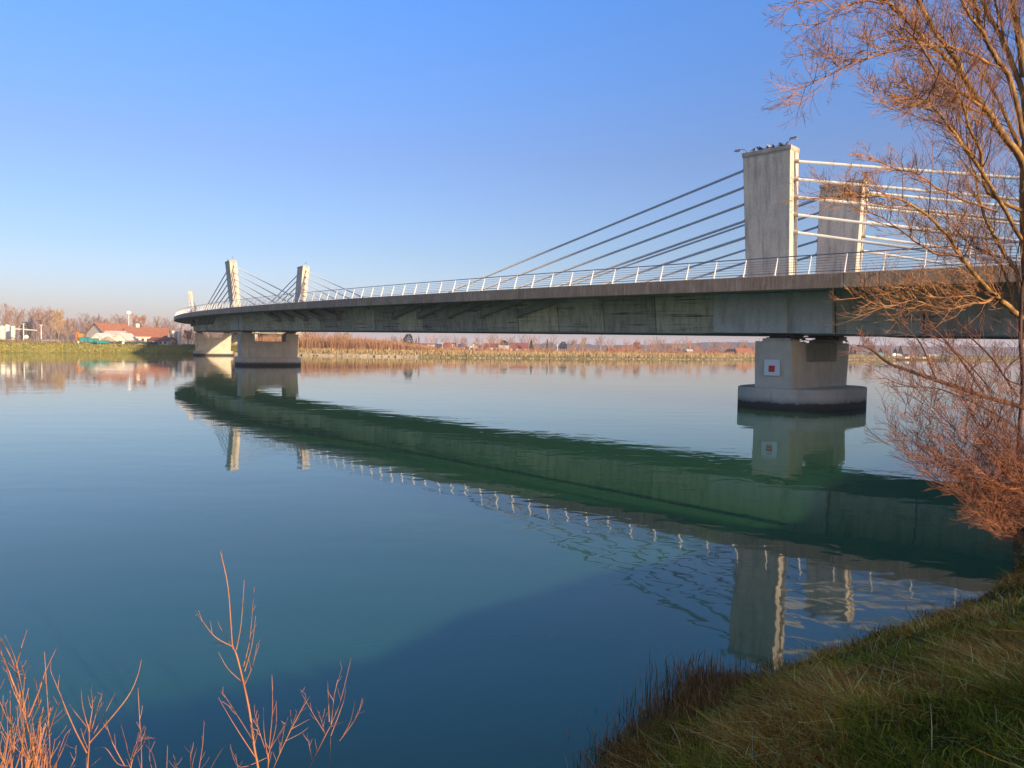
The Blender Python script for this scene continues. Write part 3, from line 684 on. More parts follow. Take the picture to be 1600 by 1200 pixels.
boxthing('white_kiosk','bright white box hut on the far shore right of the near pier','hut',1393,1398,398,552,557.5,'white')
boxthing('teal_container','teal container left in front of the big farmhouse','container',128,137,243,527,535,'teal'); boxthing('teal_container','low teal container right of the sand heap','container',156,167,240,532.5,536.5,'teal'); boxthing('teal_container','teal skip between the farmhouse and the white shed','container',142,151,244,529,535,'teal')
# silos and tanks
def silo(px,wpx,d,y0,y1,label,mat='white'):
    x=gx(px,d); R=wpx/2/FPX*d; zb=fz(x,d)-.1; zt_=atd(px,y0,d).z; t=thing('silo',label,'silo',(x,d,zb)); ROOT[t.name]=Vector((x,d,zb))
    MB().tube([(x,d,zb),(x,d,zt_)],R,20).build('tank',M[mat],t,smooth=False); MB().tube([(x,d,zt_-.01),(x,d,zt_+R*.35)],[R*1.02,R*.15],20).build('tank_roof',M[mat],t)
    b=MB(); b.box((x-R*.3,d-R-.12,(zb+zt_)/2),(.5,.1,zt_-zb)); b.build('ladder',M['steel'],t)
silo(270.5,8,262,517.5,533,'left one of the two white silos beside the bridge end','wallw'); silo(279,8,262,517.5,533,'right one of the two white silos beside the bridge end','wallw')
silo(4,9,262,510,533,'cream storage tank at the left edge of the photo','wallw'); silo(12,8,268,508,533,'second cream storage tank from the left edge','wallw'); silo(20.5,7,262,510,533,'third cream storage tank from the left edge','wallw')
# water tower ball
x=gx(201.5,330); t=thing('water_tower','white ball shaped water tower on a thin mast above the far houses','tower',(x,330,2.6)); ROOT[t.name]=Vector((x,330,2.6)); zt_=atd(201,489,330).z
MB().tube([(x,330,2.6),(x,330,zt_-.5)],.22,6).build('mast',M['steel'],t); MB().tube([(x,330,zt_+1.0*math.sin(a)) for a in np.linspace(-1.57,1.57,8)],[max(.05,1.15*math.cos(a)) for a in np.linspace(-1.57,1.57,8)],12).build('ball',M['white'],t,smooth=True)
# poles
def pole(px,d,y0,label,r=.16,mat='wallw',cross=0,base=None,name='utility_pole'):
    x=gx(px,d); zb=fz(x,d)-.2; zt_=atd(px,y0,d).z; t=thing(name,label,'pole',(x,d,zb)); ROOT[t.name]=Vector((x,d,zb))
    MB().tube([(x,d,zb),(x,d,zt_)],[r,r*.6],6).build('shaft',M[mat],t)
    b=MB(); b.box((x,d,zt_-.25),(1.4 if not cross else cross,.14,.14)); b.build('crossarm',M[mat],t)
    if cross: b=MB(); b.box((x,d,zt_-1.6),(cross*.8,.14,.14)); b.build('crossarm',M[mat],t)
pole(37.3,250,505,'left one of the two tall white poles on the left bank',.2); pole(64.8,250,507,'right one of the two tall white poles on the left bank',.2)
pole(8,250,513,'thin pole in front of the cream tanks at far left',.12,'steel'); pole(121.5,245,521,'short pale pole left of the big farmhouse',.13)
pole(778,330,519,'tall thin dark mast over the middle shore village',.13,'steel'); pole(707,290,538,'thin white pole beside the red roofed village house',.13)
pole(871,285,538,'white pole left of the small cream house',.17,'white'); pole(1020.5,420,524,'lattice mast with two crossarms left of the wooded hills',.25,'steel',5.5,name='power_pylon'); pole(691,292,535,'slim pale pole left of the red roofed village house',.12)
pole(1052,330,540,'thin dark pole left of the blue grey cottage',.13,'steel'); pole(1066,330,542,'thin pale pole right behind the blue grey cottage',.1,'steel')
# pipe gantry between white poles
x0,x1=gx(24,252),gx(58,252); zc=atd(40,514.5,252).z; t=thing('pipe_bridge','long pale horizontal pipe carried past the two white poles on the left bank','pipe',(x0,252,2.6)); ROOT[t.name]=Vector((x0,252,2.6))
MB().tube([(x0,252,zc+.1),(x1,252,zc-.3)],.2,6).build('pipe',M['wallw'],t)
for x in (x0+.3,x1-.3,(x0+x1)/2): MB().tube([(x,252,2.5),(x,252,zc)],.09,5).build('support',M['steel'],t)
# orange mast and crane-like frame, sand heaps
boxthing('orange_hoist','upright orange hoist left of the big farmhouse','machine',121,123,243,519,535,'orange',1.); boxthing('orange_hopper','squat orange hopper beside the upright hoist','machine',123.5,127.5,243.5,521,534,'orange',2.)
def heap(px0,px1,d,topy,label,mat='sand'):
    x0,x1=gx(px0,d),gx(px1,d);cx=(x0+x1)/2;R=(x1-x0)/2;z0=fz(cx,d)-.1;h=atd((px0+px1)/2,topy,d).z-z0;b=MB();n=22;rings=6;v=[]
    for i in range(rings):
        k=1-i/rings
        for j in range(n): a=2*math.pi*j/n; r=R*k*(1+random.uniform(-.07,.07)); v.append((cx+r*math.cos(a),d+r*.6*math.sin(a),z0+h*(1-k**1.25)))
    v.append((cx,d,z0+h)); f=[(i*n+j,i*n+(j+1)%n,(i+1)*n+(j+1)%n,(i+1)*n+j) for i in range(rings-1) for j in range(n)]+[((rings-1)*n+j,(rings-1)*n+(j+1)%n,rings*n) for j in range(n)]
    b.add(v,f); o=b.build('sand_heap',M[mat],org=(cx,d,z0)); tag(o,label,'heap')
heap(150,187,246,525.5,'tan sand heap between the white sheds on the left bank'); heap(58,92,255,530,'long low gravel heap right of the white poles on the left bank'); heap(206,232,246,531,'dark brown heap in front of the long orange roofed house','stake')
# dark fence along left bank, with posts and boards
def bank_fence():
    a=Vector((gx(-60,238),238)); c=Vector((gx(262,246),246)); L=(c-a).length; d=(c-a)/L; n=int(L/3.); t=thing('bank_fence','long dark green fence along the top of the left bank','fence',(a.x,a.y,2.7)); ROOT[t.name]=Vector((a.x,a.y,2.7)); rz=math.atan2(d.y,d.x)
    pm=MB().box((0,0,.55),(.12,.12,1.2)).mesh('fence_post',M['dark']); dm=MB().box((0,0,.5),(2.9,.05,.85)).mesh('fence_panel',simple('dark_green_mesh',(.05,.075,.06),.8))
    for i in range(n):
        p=a+d*3.*i; put(pm,'fence_post',t,(p.x,p.y,2.7),rz); q=p+d*1.5; put(dm,'fence_panel',t,(q.x,q.y,2.7),rz)
bank_fence()
x0,x1=gx(55,233),gx(82,233); t=thing('white_barrier','low white rail barrier on the grass slope of the left bank','barrier',(x0,236.5,2.7)); ROOT[t.name]=Vector((x0,236.5,2.7))
MB().tube([(x0,236.5,3.55),(x1,236.5,3.55)],.1,6).build('rail',M['white'],t)
for x in (x0+.1,(x0+x1)/2,x1-.1): MB().tube([(x,236.5,2.5),(x,236.5,3.55)],.09,6).build('post',M['white'],t)
for px,lab in ((122,'white round marker stone at the foot of the orange hoist'),(192.5,'white round marker stone below the small white shed'),(41.5,'white round tank between the two white poles')):
    d=238 if px!=41.5 else 252; x=gx(px,d); z=fz(x,d)+(.5 if px!=41.5 else 2.0); r=.42 if px!=41.5 else .75
    o=MB().tube([(0,0,r*math.sin(a)) for a in np.linspace(-1.57,1.57,7)],[max(.03,r*math.cos(a)) for a in np.linspace(-1.57,1.57,7)],10).build('marker_ball',M['white'],smooth=True); o.location=(x,d,z); tag(o,lab,'marker')
# moored boats at right
for i,(px0,px1,lab) in enumerate([(1400,1424,'dark moored barge at the far shore below the white box hut'),(1427,1452,'second dark moored barge at the far right shore'),(1456,1484,'long dark landing pontoon at the far right shore')]):
    d=378+8*i; x0,x1=gx(px0,d),gx(px1,d); cx=(x0+x1)/2; t=thing('moored_boat',lab,'boat',(cx,d,0)); ROOT[t.name]=Vector((cx,d,0)); hw=(x1-x0)/2
    b=MB(); poly=[(-hw+.8,-.3),(hw-.8,-.3),(hw,.75),(-hw,.75)]; b.prism(poly,(1,0,0),(0,0,1),(cx,d-1.2,0),(0,2.4,0)); fixn(b.build('hull',M['dark'],t)); b=MB(); b.box((cx,d,.83),(2*hw-.6,2.2,.12)); b.build('deck',M['stake'],t)
    b=MB(); b.box((cx+hw*.4,d,1.2),(hw*.5,1.6,.62)); b.build('cabin',M['wallw'] if i<2 else M['dark'],t)
# stakes standing in the water
sm=MB().tube([(0,0,-1),(0,0,1.25)],[.10,.085],5).mesh('mooring_stake',M['stake'])
L=off_line(dens(FAR,1.),-2.2); k=0; prev=None
for p in L:
    if not(-34<p.x<128): continue
    if prev is not None and (p-prev).length<1.65: continue
    prev=p; o=put(sm,'mooring_stake',None,(p.x+random.uniform(-.2,.2),p.y+random.uniform(-.3,.3),random.uniform(-.25,.1)),0,(random.uniform(.8,1.3),)*2+(random.uniform(.7,1.1),)); k+=1
    tag(o,'thin wooden stake in the long row standing in the water along the middle shore','stake','stakes along the middle shore')
# small low footbridge / jetty rail at middle left shore
# reeds, thickets, stones along the far shore
def blades(name,mat,pos,h,wd,cols,lean=.15,kindv='stuff',mid=True,bend=.0,face=None):
    n=len(pos); a=rng.uniform(0,math.pi,n) if face is None else face; dx,dy=np.cos(a)*wd/2,np.sin(a)*wd/2
    la=rng.uniform(0,2*math.pi,n); ll=rng.normal(0,lean,n)*h; bx,by=np.cos(la)*ll,np.sin(la)*ll
    v=np.zeros((n,5,3)); P=pos
    v[:,0]=P+np.stack([-dx,-dy,0*h],1); v[:,1]=P+np.stack([dx,dy,0*h],1)
    mz=h*.55
    v[:,2]=P+np.stack([dx*.8+bx*.35,dy*.8+by*.35,mz],1); v[:,3]=P+np.stack([-dx*.8+bx*.35,-dy*.8+by*.35,mz],1)
    v[:,4]=P+np.stack([bx*(1+bend),by*(1+bend),h*(1-bend*.25)],1)
    i=np.arange(n)*5
    me=bpy.data.meshes.new(name); nv=n*5
    me.vertices.add(nv); me.vertices.foreach_set('co',v.reshape(-1).astype(np.float32))
    loops=np.stack([i,i+1,i+2,i+3,i+3,i+2,i+4],1).reshape(-1); me.loops.add(len(loops)); me.loops.foreach_set('vertex_index',loops.astype(np.int32))
    st=np.stack([np.arange(n)*7,np.arange(n)*7+4],1).reshape(-1); me.polygons.add(2*n); me.polygons.foreach_set('loop_start',st.astype(np.int32))
    me.update(calc_edges=True); me.materials.append(mat)
    at=me.color_attributes.new('Col','FLOAT_COLOR','POINT'); cc=np.ones((n,5,4)); cc[:,:,:3]=cols[:,None,:]
    at.data.foreach_set('color',cc.reshape(-1).astype(np.float32)); me.validate()
    o=bpy.data.objects.new(name,me); C.objects.link(o); o['kind']=kindv; return o
def along(xmin,xmax,d0,d1,n):
    F_=[p for p in dens(FAR,1.) ]; idx=[i for i,p in enumerate(F_) if xmin<p.x<xmax]; A=np.array([(p.x,p.y) for p in F_]); j=rng.integers(idx[0],idx[-1],n)
    t=(A[j+1]-A[j]); t/=np.linalg.norm(t,axis=1)[:,None]; d=rng.uniform(d0,d1,n); q=A[j]+t*rng.uniform(-.6,.6,n)[:,None]+np.stack([-t[:,1],t[:,0]],1)*d[:,None]; return q,d
def vary(cs,n,j=.18):
    cs=np.array(cs); c=cs[rng.integers(0,len(cs),n)]; return np.clip(c*(1+rng.normal(0,j,(n,1))),0.005,.9)
q,d=along(-92,200,.6,13,30000); n=len(q); hh=rng.uniform(.45,1.3,n)*(1+.3*wob(q[:,0],q[:,1],.4)); z=np.where(d<6,.3+d*.14,1.2)+.2
blades('reed_bed',M['blade'],np.column_stack([q,z]),hh,.13,vary([(.42,.31,.15),(.50,.38,.20),(.34,.24,.12)],n),.12)
q,d=along(200,420,.6,12,9000); n=len(q); blades('reed_bed',M['blade'],np.column_stack([q,np.full(n,.8)]),rng.uniform(.5,1.2,n),.18,vary([(.48,.34,.15),(.40,.29,.13)],n),.12)
q,d=along(-92,-26,9,24,15000); n=len(q); env=np.interp(q[:,0],[-92,-60,-45,-38,-26],[4.6,5.2,4.4,3.4,2.0])*(1+.25*wob(q[:,0],q[:,1],.5)); blades('willow_thicket',M['blade'],np.column_stack([q,np.full(n,1.6)]),env*rng.uniform(.5,1.1,n),.11,vary([(.40,.21,.11),(.38,.24,.13),(.32,.17,.11)],n),.14)
q,d=along(-26,170,12,30,11000); n=len(q); env=(1.9+.9*wob(q[:,0],q[:,1],.3)); blades('shrub_belt',M['blade'],np.column_stack([q,np.full(n,1.5)]),np.maximum(.5,env)*rng.uniform(.5,1.1,n),.13,vary([(.36,.17,.10),(.42,.24,.13),(.30,.16,.11)],n),.16)
q,d=along(-240,-97,.2,9,14000); n=len(q); z=np.interp(d,[0,1.2,4,8.5,9],[.1,.45,1.5,2.7,2.7]); blades('slope_grass',M['blade'],np.column_stack([q,z]),rng.uniform(.15,.5,n)*np.where(d<2,1.5,.7),.2,vary([(.26,.25,.06),(.34,.29,.08),(.40,.30,.10)],n),.2)
q,d=along(-240,-97,10,22,9000); n=len(q); blades('bank_shrubs',M['blade'],np.column_stack([q,np.full(n,2.6)]),rng.uniform(.5,1.9,n),.12,vary([(.32,.24,.14),(.26,.17,.11),(.22,.20,.10)],n),.2)
b=MB(); q,d=along(-92,-30,-.8,1.8,420)
for (x,y),dd in zip(q,d):
    r=random.uniform(.25,.8); z=.1+max(0,dd)*.25; P=[(x+sx*r*random.uniform(.6,1.1),y+sy*r*random.uniform(.5,.9),z+sz*r*random.uniform(.4,.7)) for sz in(-1,1) for sx,sy in((-1,-1),(1,-1),(1,1),(-1,1))]; b.hexa(P)
tag(b.build('riprap_stones',M['stone']),kind='stuff')
b=MB(); q,d=along(-30,420,-.4,1.0,700)
for (x,y),dd in zip(q,d):
    r=random.uniform(.12,.4); P=[(x+sx*r*random.uniform(.6,1.3),y+sy*r,.05+sz*r*random.uniform(.4,.7)) for sz in(-1,1) for sx,sy in((-1,-1),(1,-1),(1,1),(-1,1))]; b.hexa(P)
tag(b.build('shore_stones',M['stone']),kind='stuff')
# ------------------------------------------------------------------ near bank grass
def near_grass():
    n=640000; px=np.concatenate([rng.uniform(-6,15,400000),rng.uniform(.8,5.5,240000)]); py=np.concatenate([rng.uniform(.5,19,400000),rng.uniform(1.6,7.5,240000)]); d=sdist(px,py,NEAR); dist=np.hypot(px,py)
    keep=(d>.03)&(d<9)&(dist>1.6)&(px/np.maximum(py,.1)>-.75)&(px/np.maximum(py,.1)<.95)&(rng.random(n)<np.clip(9/dist**1.1,.25,1)); px,py,d,dist=px[keep],py[keep],d[keep],dist[keep]; n=len(px)
    z=bankz(px,py)-.02; pat=wob(px*2.,py*2.,1.1,6); cl=wob(px+9,py-4,2.2,5)
    g=np.array([(.15,.145,.010),(.21,.19,.014),(.30,.24,.02)]); br=np.array([(.58,.22,.03),(.66,.33,.06),(.44,.14,.02),(.78,.48,.13)])
    isg=rng.random(n)<np.clip(.42+1.2*pat,.05,.88); c=np.where(isg[:,None],g[rng.integers(0,3,n)],br[rng.integers(0,4,n)])*(1+.35*wob(px*2.,py*2.,2.,5)[:,None]+rng.normal(0,.3,(n,1))); c=np.clip(c,.01,.8)
    h=np.clip(.075+.075*cl+rng.exponential(.03,n),.04,.34)*np.where(isg,1.0,.9)
    blades('bank_grass',M['blade'],np.column_stack([px,py,z]),h,.0042+.0009*dist,c,.95,bend=.5)
    # thinner cover over the rest of the bank
    n2=130000; qx=rng.uniform(-8,26,n2); qy=rng.uniform(-4,30,n2); d2=sdist(qx,qy,NEAR); k2=(d2>.05)&(d2<15)&~((d2<9)&(qx<15)&(qx>-6)&(qy>.5)&(qy<19)); qx,qy=qx[k2],qy[k2]; m2=len(qx); k3=np.hypot(qx,qy)>1.2; qx,qy=qx[k3],qy[k3]; m2=len(qx)
    blades('bank_grass',M['blade'],np.column_stack([qx,qy,bankz(qx,qy)-.02]),rng.uniform(.06,.22,m2),.02,vary([(.12,.12,.015),(.16,.16,.02),(.40,.18,.04),(.5,.3,.09)],m2,.3),.8,bend=.4)
    # sedge fringe by the waterline: upright, reddish brown, in tussocks
    tx=[];
    line=[(.95,6.55),(1.0,6.85),(1.15,7.0),(1.35,7.25),(1.5,7.45),(1.75,7.75),(2.05,8.1),(2.3,8.45),(2.6,8.35),(1.0,6.3),(1.2,6.6),(3.3,8.9),(4.0,9.3),(5.0,9.9),(6.1,10.7),(6.9,11.2),(1.1,6.7),(1.4,7.1),(1.9,7.6),(2.2,8.0)]
    A=[];Hh=[]
    for i,(x,y) in enumerate(line):
        big=1.0 if i not in(6,7,18,19,5) else 1.45
        m=520 if i<11 or i>15 else 160
        a=rng.normal(0,.16*big,(m,2))+np.array([x,y])-np.array([-.08,.10]); A.append(a); Hh.append(rng.uniform(.06,.22,m)*big*(1 if i<11 or i>15 else .7))
    A=np.vstack(A);Hh=np.concatenate(Hh);zz=np.maximum(bankz(A[:,0],A[:,1]),-.05); n=len(A)
    blades('sedge_fringe',M['blade'],np.column_stack([A,zz]),Hh,.010,vary([(.36,.14,.04),(.26,.11,.035),(.46,.22,.07),(.20,.09,.03)],n,.3),.28,bend=.2)
    # tall dry stalks
    q=np.column_stack([rng.uniform(1.5,9,420),rng.uniform(3.2,11,420)]); dd=sdist(q[:,0],q[:,1],NEAR); q=q[(dd>.2)&(dd<6)]; n=len(q)
    blades('dry_stalks',M['blade'],np.column_stack([q,bankz(q[:,0],q[:,1])]),rng.uniform(.15,.36,n),.007,vary([(.60,.42,.2),(.5,.3,.12)],n),.4,bend=.3)
near_grass()
# ------------------------------------------------------------------ near trees
random.seed(31)
def path(pts,dep): 
    if not hasattr(dep,'__len__'): dep=[dep]*len(pts)
    if len(dep)==2 and len(pts)!=2: dep=[dep[0]+(dep[1]-dep[0])*i/(len(pts)-1) for i in range(len(pts))]
    return [atd(x,y,d) for (x,y),d in zip(pts,dep)]
def smooth(P,k=3):
    out=[]
    for i in range(len(P)-1):
        p0=P[max(i-1,0)];p1=P[i];p2=P[i+1];p3=P[min(i+2,len(P)-1)]
        for j in range(k):
            t=j/k; out.append(.5*((2*p1)+(p2-p0)*t+(2*p0-5*p1+4*p2-p3)*t*t+(-p0+3*p1-3*p2+p3)*t**3))
    return out+[P[-1]]
def twigs_on(b,P,n,L,r,lvl,kids,spread=.9,up=.1,t0=.15,bias=None,minr=.0021,wig=.13):
    m=len(P)-1
    for j in range(n):
        t=t0+(1-t0)*(j+random.random())/n; i=min(int(t*m),m-1); q=P[i].lerp(P[i+1],t*m-i); dd=(P[i+1]-P[i]).normalized()
        side=rv(); side=(side-dd*side.dot(dd)).normalized()
        d=dd*.8+side*random.uniform(.5,1.1)*spread
        if bias: d+=Vector(bias)*random.uniform(.2,1)
        limb([b],q,d,L*random.uniform(.5,1.15)*(1.15-.5*t),r,lvl,kids,.75,up,5,3,wig,.35,minr)
def riverside_tree():
    base=Vector((9.75,12.25,float(bankz(np.array([9.75]),np.array([12.25]))[0])-.2))
    t=thing('riverside_tree','large leafless tree at the right edge with mossy limbs leaning left','tree',base); ROOT[t.name]=base
    trunk=[base,Vector((9.35,12.5,2.2)),Vector((8.85,12.6,4.6)),Vector((8.66,12.6,6.0)),Vector((8.60,12.6,7.2)),Vector((8.66,12.6,8.4)),Vector((8.9,12.7,10.5))]
    MB().tube(smooth(trunk),[.19-.006*i for i in range(len(smooth(trunk)))],10).build('trunk',M['bark'],t,smooth=True)
    D=12.6
    limbs=[([(1598,300),(1600,262),(1575,220),(1550,185),(1532,160),(1507,120),(1487,82),(1460,47),(1437,7),(1415,-50)],(D,D-.8),.062,.03),
     ([(1507,120),(1487,100),(1470,82),(1440,57),(1415,30),(1390,7),(1365,-12)],(D-.5,D-1.4),.042,.018),
     ([(1604,200),(1600,150),(1585,107),(1570,70),(1555,40),(1540,15),(1525,-25)],(D,D+.6),.05,.03),
     ([(1600,215),(1580,130),(1557,90),(1540,60),(1532,35),(1522,0),(1515,-30)],(D,D-.6),.045,.025),
     ([(1542,62),(1522,32),(1502,0),(1490,-25)],(D-.4,D-1),.03,.018),
     ([(1540,172),(1500,142),(1470,120),(1445,82),(1425,55),(1405,40)],(D-.4,D-1.6),.028,.01),
     ([(1547,100),(1500,77),(1465,73),(1425,72),(1375,85),(1340,95),(1307,110),(1280,125),(1247,136)],(D-.4,D-2.2),.026,.005),
     ([(1380,5),(1340,2),(1310,15),(1282,37),(1245,37)],(D-1.3,D-2),.016,.004),
     ([(1410,20),(1380,2),(1320,-4),(1262,3),(1228,12)],(D-1.2,D-2.2),.016,.004),
     ([(1440,60),(1400,62),(1360,90),(1310,88),(1270,80)],(D-1.,D-1.8),.014,.004),
     ([(1540,178),(1482,155),(1440,142),(1395,136),(1360,147)],(D-.4,D-1.6),.02,.004),
     ([(1500,150),(1460,155),(1425,165),(1385,172)],(D-.6,D-1.8),.014,.004),
     ([(1598,330),(1545,300),(1532,240),(1517,205),(1502,160),(1490,125)],(D,D-.9),.035,.012),
     ([(1600,380),(1537,275),(1500,220),(1470,180),(1450,160),(1430,150)],(D,D-1.4),.034,.008),
     ([(1560,330),(1500,310),(1460,290),(1430,270),(1395,262),(1350,240)],(D-.2,D-1.5),.02,.004),
     ([(1596,498),(1576,480),(1556,462),(1526,432),(1500,400),(1478,365),(1440,330),(1400,310),(1350,303),(1310,300)],(D,D-1.8),.052,.006),
     ([(1601,472),(1588,426),(1572,400),(1548,360),(1530,310),(1520,260),(1505,230)],(D,D+.5),.042,.012),
     ([(1500,400),(1460,395),(1420,370),(1385,345),(1350,325),(1335,300)],(D-.8,D-1.9),.02,.004),
     ([(1556,460),(1542,472),(1520,474),(1496,480),(1472,482),(1428,470),(1400,476),(1376,478),(1344,462)],(D-.3,D-1.8),.026,.004),
     ([(1540,470),(1515,462),(1480,464),(1450,462),(1420,450),(1400,455)],(D-.6,D-2),.014,.004),
     ([(1600,520),(1570,430),(1545,395),(1520,385),(1480,345)],(D+.1,D+1.2),.03,.01),
     ([(1600,120),(1592,60),(1585,20),(1580,-30)],(D+.1,D+.3),.06,.04),
     ([(1572,70),(1560,20),(1548,-20)],(D+.2,D+.6),.025,.015)]
    tw=[MB(),MB(),MB()]
    for i,(pts,dep,r0,r1) in enumerate(limbs):
        P=smooth(path(pts,dep),4); P=[p+rv()*.012 for p in P]
        MB().tube(P,[r0+(r1-r0)*j/(len(P)-1) for j in range(len(P))],7 if r0>.03 else 5).build('branch',M['bark'] if r0>.028 else M['twig'],t,smooth=True)
        Lp=sum((P[j+1]-P[j]).length for j in range(len(P)-1))
        n=int(Lp*(8 if r0<.02 else 11 if r0<.04 else 9)); b=tw[0 if i%3==0 else (1 if i%3==1 else 2)]
        twigs_on(b,P,n,.85 if r0>.02 else .55,.007,2,(5,4),.9,.16,.12,(-.35,-.1,.15))
        if r0>.028: twigs_on(b,P,int(Lp*3.2),1.25,.011,2,(6,6),.9,.2,.15,(-.3,0,.3))
    # limbs of the far and right side of the crown
    for z_,a_,L_ in [(3.6,.3,2.6),(4.6,-.5,2.9),(5.4,.9,3.0),(6.2,.1,3.0),(7.0,1.4,2.6),(7.6,-.4,2.8),(8.3,.6,2.6),(9.0,-1.0,2.2),(9.6,1.2,2.0),(10.2,2.6,1.8),(10.3,.2,2.0)]:
        i_=min(range(len(trunk)),key=lambda q_:abs(trunk[q_].z-z_)); p_=Vector((trunk[i_].x,trunk[i_].y,z_)); d_=Vector((math.cos(a_),math.sin(a_),1.0)).normalized(); P=[p_]
        for q_ in range(6): d_=(d_+rv()*.12+Vector((0,0,.06))).normalized(); P.append(P[-1]+d_*L_/6)
        P=smooth(P,3); MB().tube(P,[.05*(1-.8*j/(len(P)-1)) for j in range(len(P))],6).build('branch',M['bark'],t,smooth=True)
        twigs_on(tw[1],P,int(L_*8),.85,.007,2,(5,4),.9,.16,.12); twigs_on(tw[2],P,int(L_*3),1.2,.01,2,(5,5),.9,.2,.15)
    for b in tw: o=b.build('twigs',M['twig'],t); o['kind']='stuff'
riverside_tree()
def bush():
    bz_=float(bankz(np.array([9.35]),np.array([11.95]))[0]); base=Vector((9.35,11.95,bz_)); t=thing('willow_bush','dense leafless bush with shade-darkened and orange twigs over the water at the lower right edge','bush',base); ROOT[t.name]=base
    D=11.4
    big=[([(1660,660),(1600,637),(1540,620),(1480,600),(1432,583),(1390,568),(1360,545),(1340,540)],(D,D-1.4),.05,.010),
     ([(1462,592),(1440,540),(1420,516),(1394,490)],(D-1,D-1.4),.012,.006),([(1536,612),(1500,560),(1460,514),(1440,500)],(D-.6,D-1.1),.018,.006),([(1590,620),(1550,560),(1518,528),(1490,496)],(D,D-.6),.018,.006),
     ([(1545,605),(1510,565),(1475,535),(1440,520)],(D-.5,D-1),.012,.004),([(1600,690),(1560,650),(1500,620),(1460,606),(1420,604),(1380,590)],(D-.2,D-1.3),.016,.004),
     ([(1625,640),(1570,590),(1590,560),(1625,540)],(D-.2,D),.014,.008),([(1600,800),(1592,700),(1598,600),(1594,520),(1598,440)],(D+.5,D+.6),.04,.025)]
    tw=[MB(),MB()]
    for pts,dep,r0,r1 in big:
        P=path(pts,dep)
        if pts[0][0]>=1600: P=[base+Vector((random.uniform(-.15,.15),random.uniform(-.15,.15),-.1))]+P
        P=smooth(P,4); MB().tube(P,[r0+(r1-r0)*j/(len(P)-1) for j in range(len(P))],6).build('branch',M['darkbark'],t,smooth=True)
        Lp=sum((P[j+1]-P[j]).length for j in range(len(P)-1)); twigs_on(tw[0],P,int(Lp*7),.5,.0035,1,(5,),.9,.1,.15,(-.2,0,.1))
    # fan of stems rising leftward from the root
    tips=[(1378,690),(1392,672),(1400,610),(1412,640),(1385,655),(1425,600),(1430,680),(1445,585),(1460,565),(1440,655),(1475,560),(1490,600),(1500,550),(1515,580),(1530,560),(1450,700),(1470,640),(1550,570),(1420,720),(1480,690),(1520,610),(1575,580),(1545,610),(1405,700),(1470,720),(1500,650),(1440,620),(1590,600),(1560,640),(1530,680),(1455,735),(1495,760),(1520,780),(1540,800),(1500,735)]
    for i,(x,y) in enumerate(tips):
        rx,ry=1625+random.uniform(-20,45),800+random.uniform(-60,50); d0=D+random.uniform(-.3,.6); d1=D-random.uniform(.2,2.2)
        mx,my=(x+rx)/2+random.uniform(-15,25),(y+ry)/2+random.uniform(10,45)
        rt_=base+Vector((random.uniform(-.3,.3),random.uniform(-.3,.3),-.12)); P=smooth([rt_]+path([(rx,ry),((rx+mx)/2,(ry+my)/2+8),(mx,my),((x+mx)/2,(y+my)/2+4),(x,y)],(d0,d1)),4)
        r0=random.uniform(.006,.014); m_='bushshade' if y<650 or x<1470 else 'bushshoot'  # upper and left stems take the colour darkened for shade
        MB().tube(P,[r0*(1-.75*j/(len(P)-1)) for j in range(len(P))],5).build('stem',M[m_],t,smooth=True)
        Lp=sum((P[j+1]-P[j]).length for j in range(len(P)-1)); twigs_on(tw[0 if y<650 or x<1470 else 1],P,int(Lp*9),.55,.0035,1,(6,),.75,.12,.2,(-.3,-.1,.25))
    tw[0].build('twigs',M['bushshade'],t)['kind']='stuff'; tw[1].build('twigs',M['bushshoot'],t)['kind']='stuff'
bush()
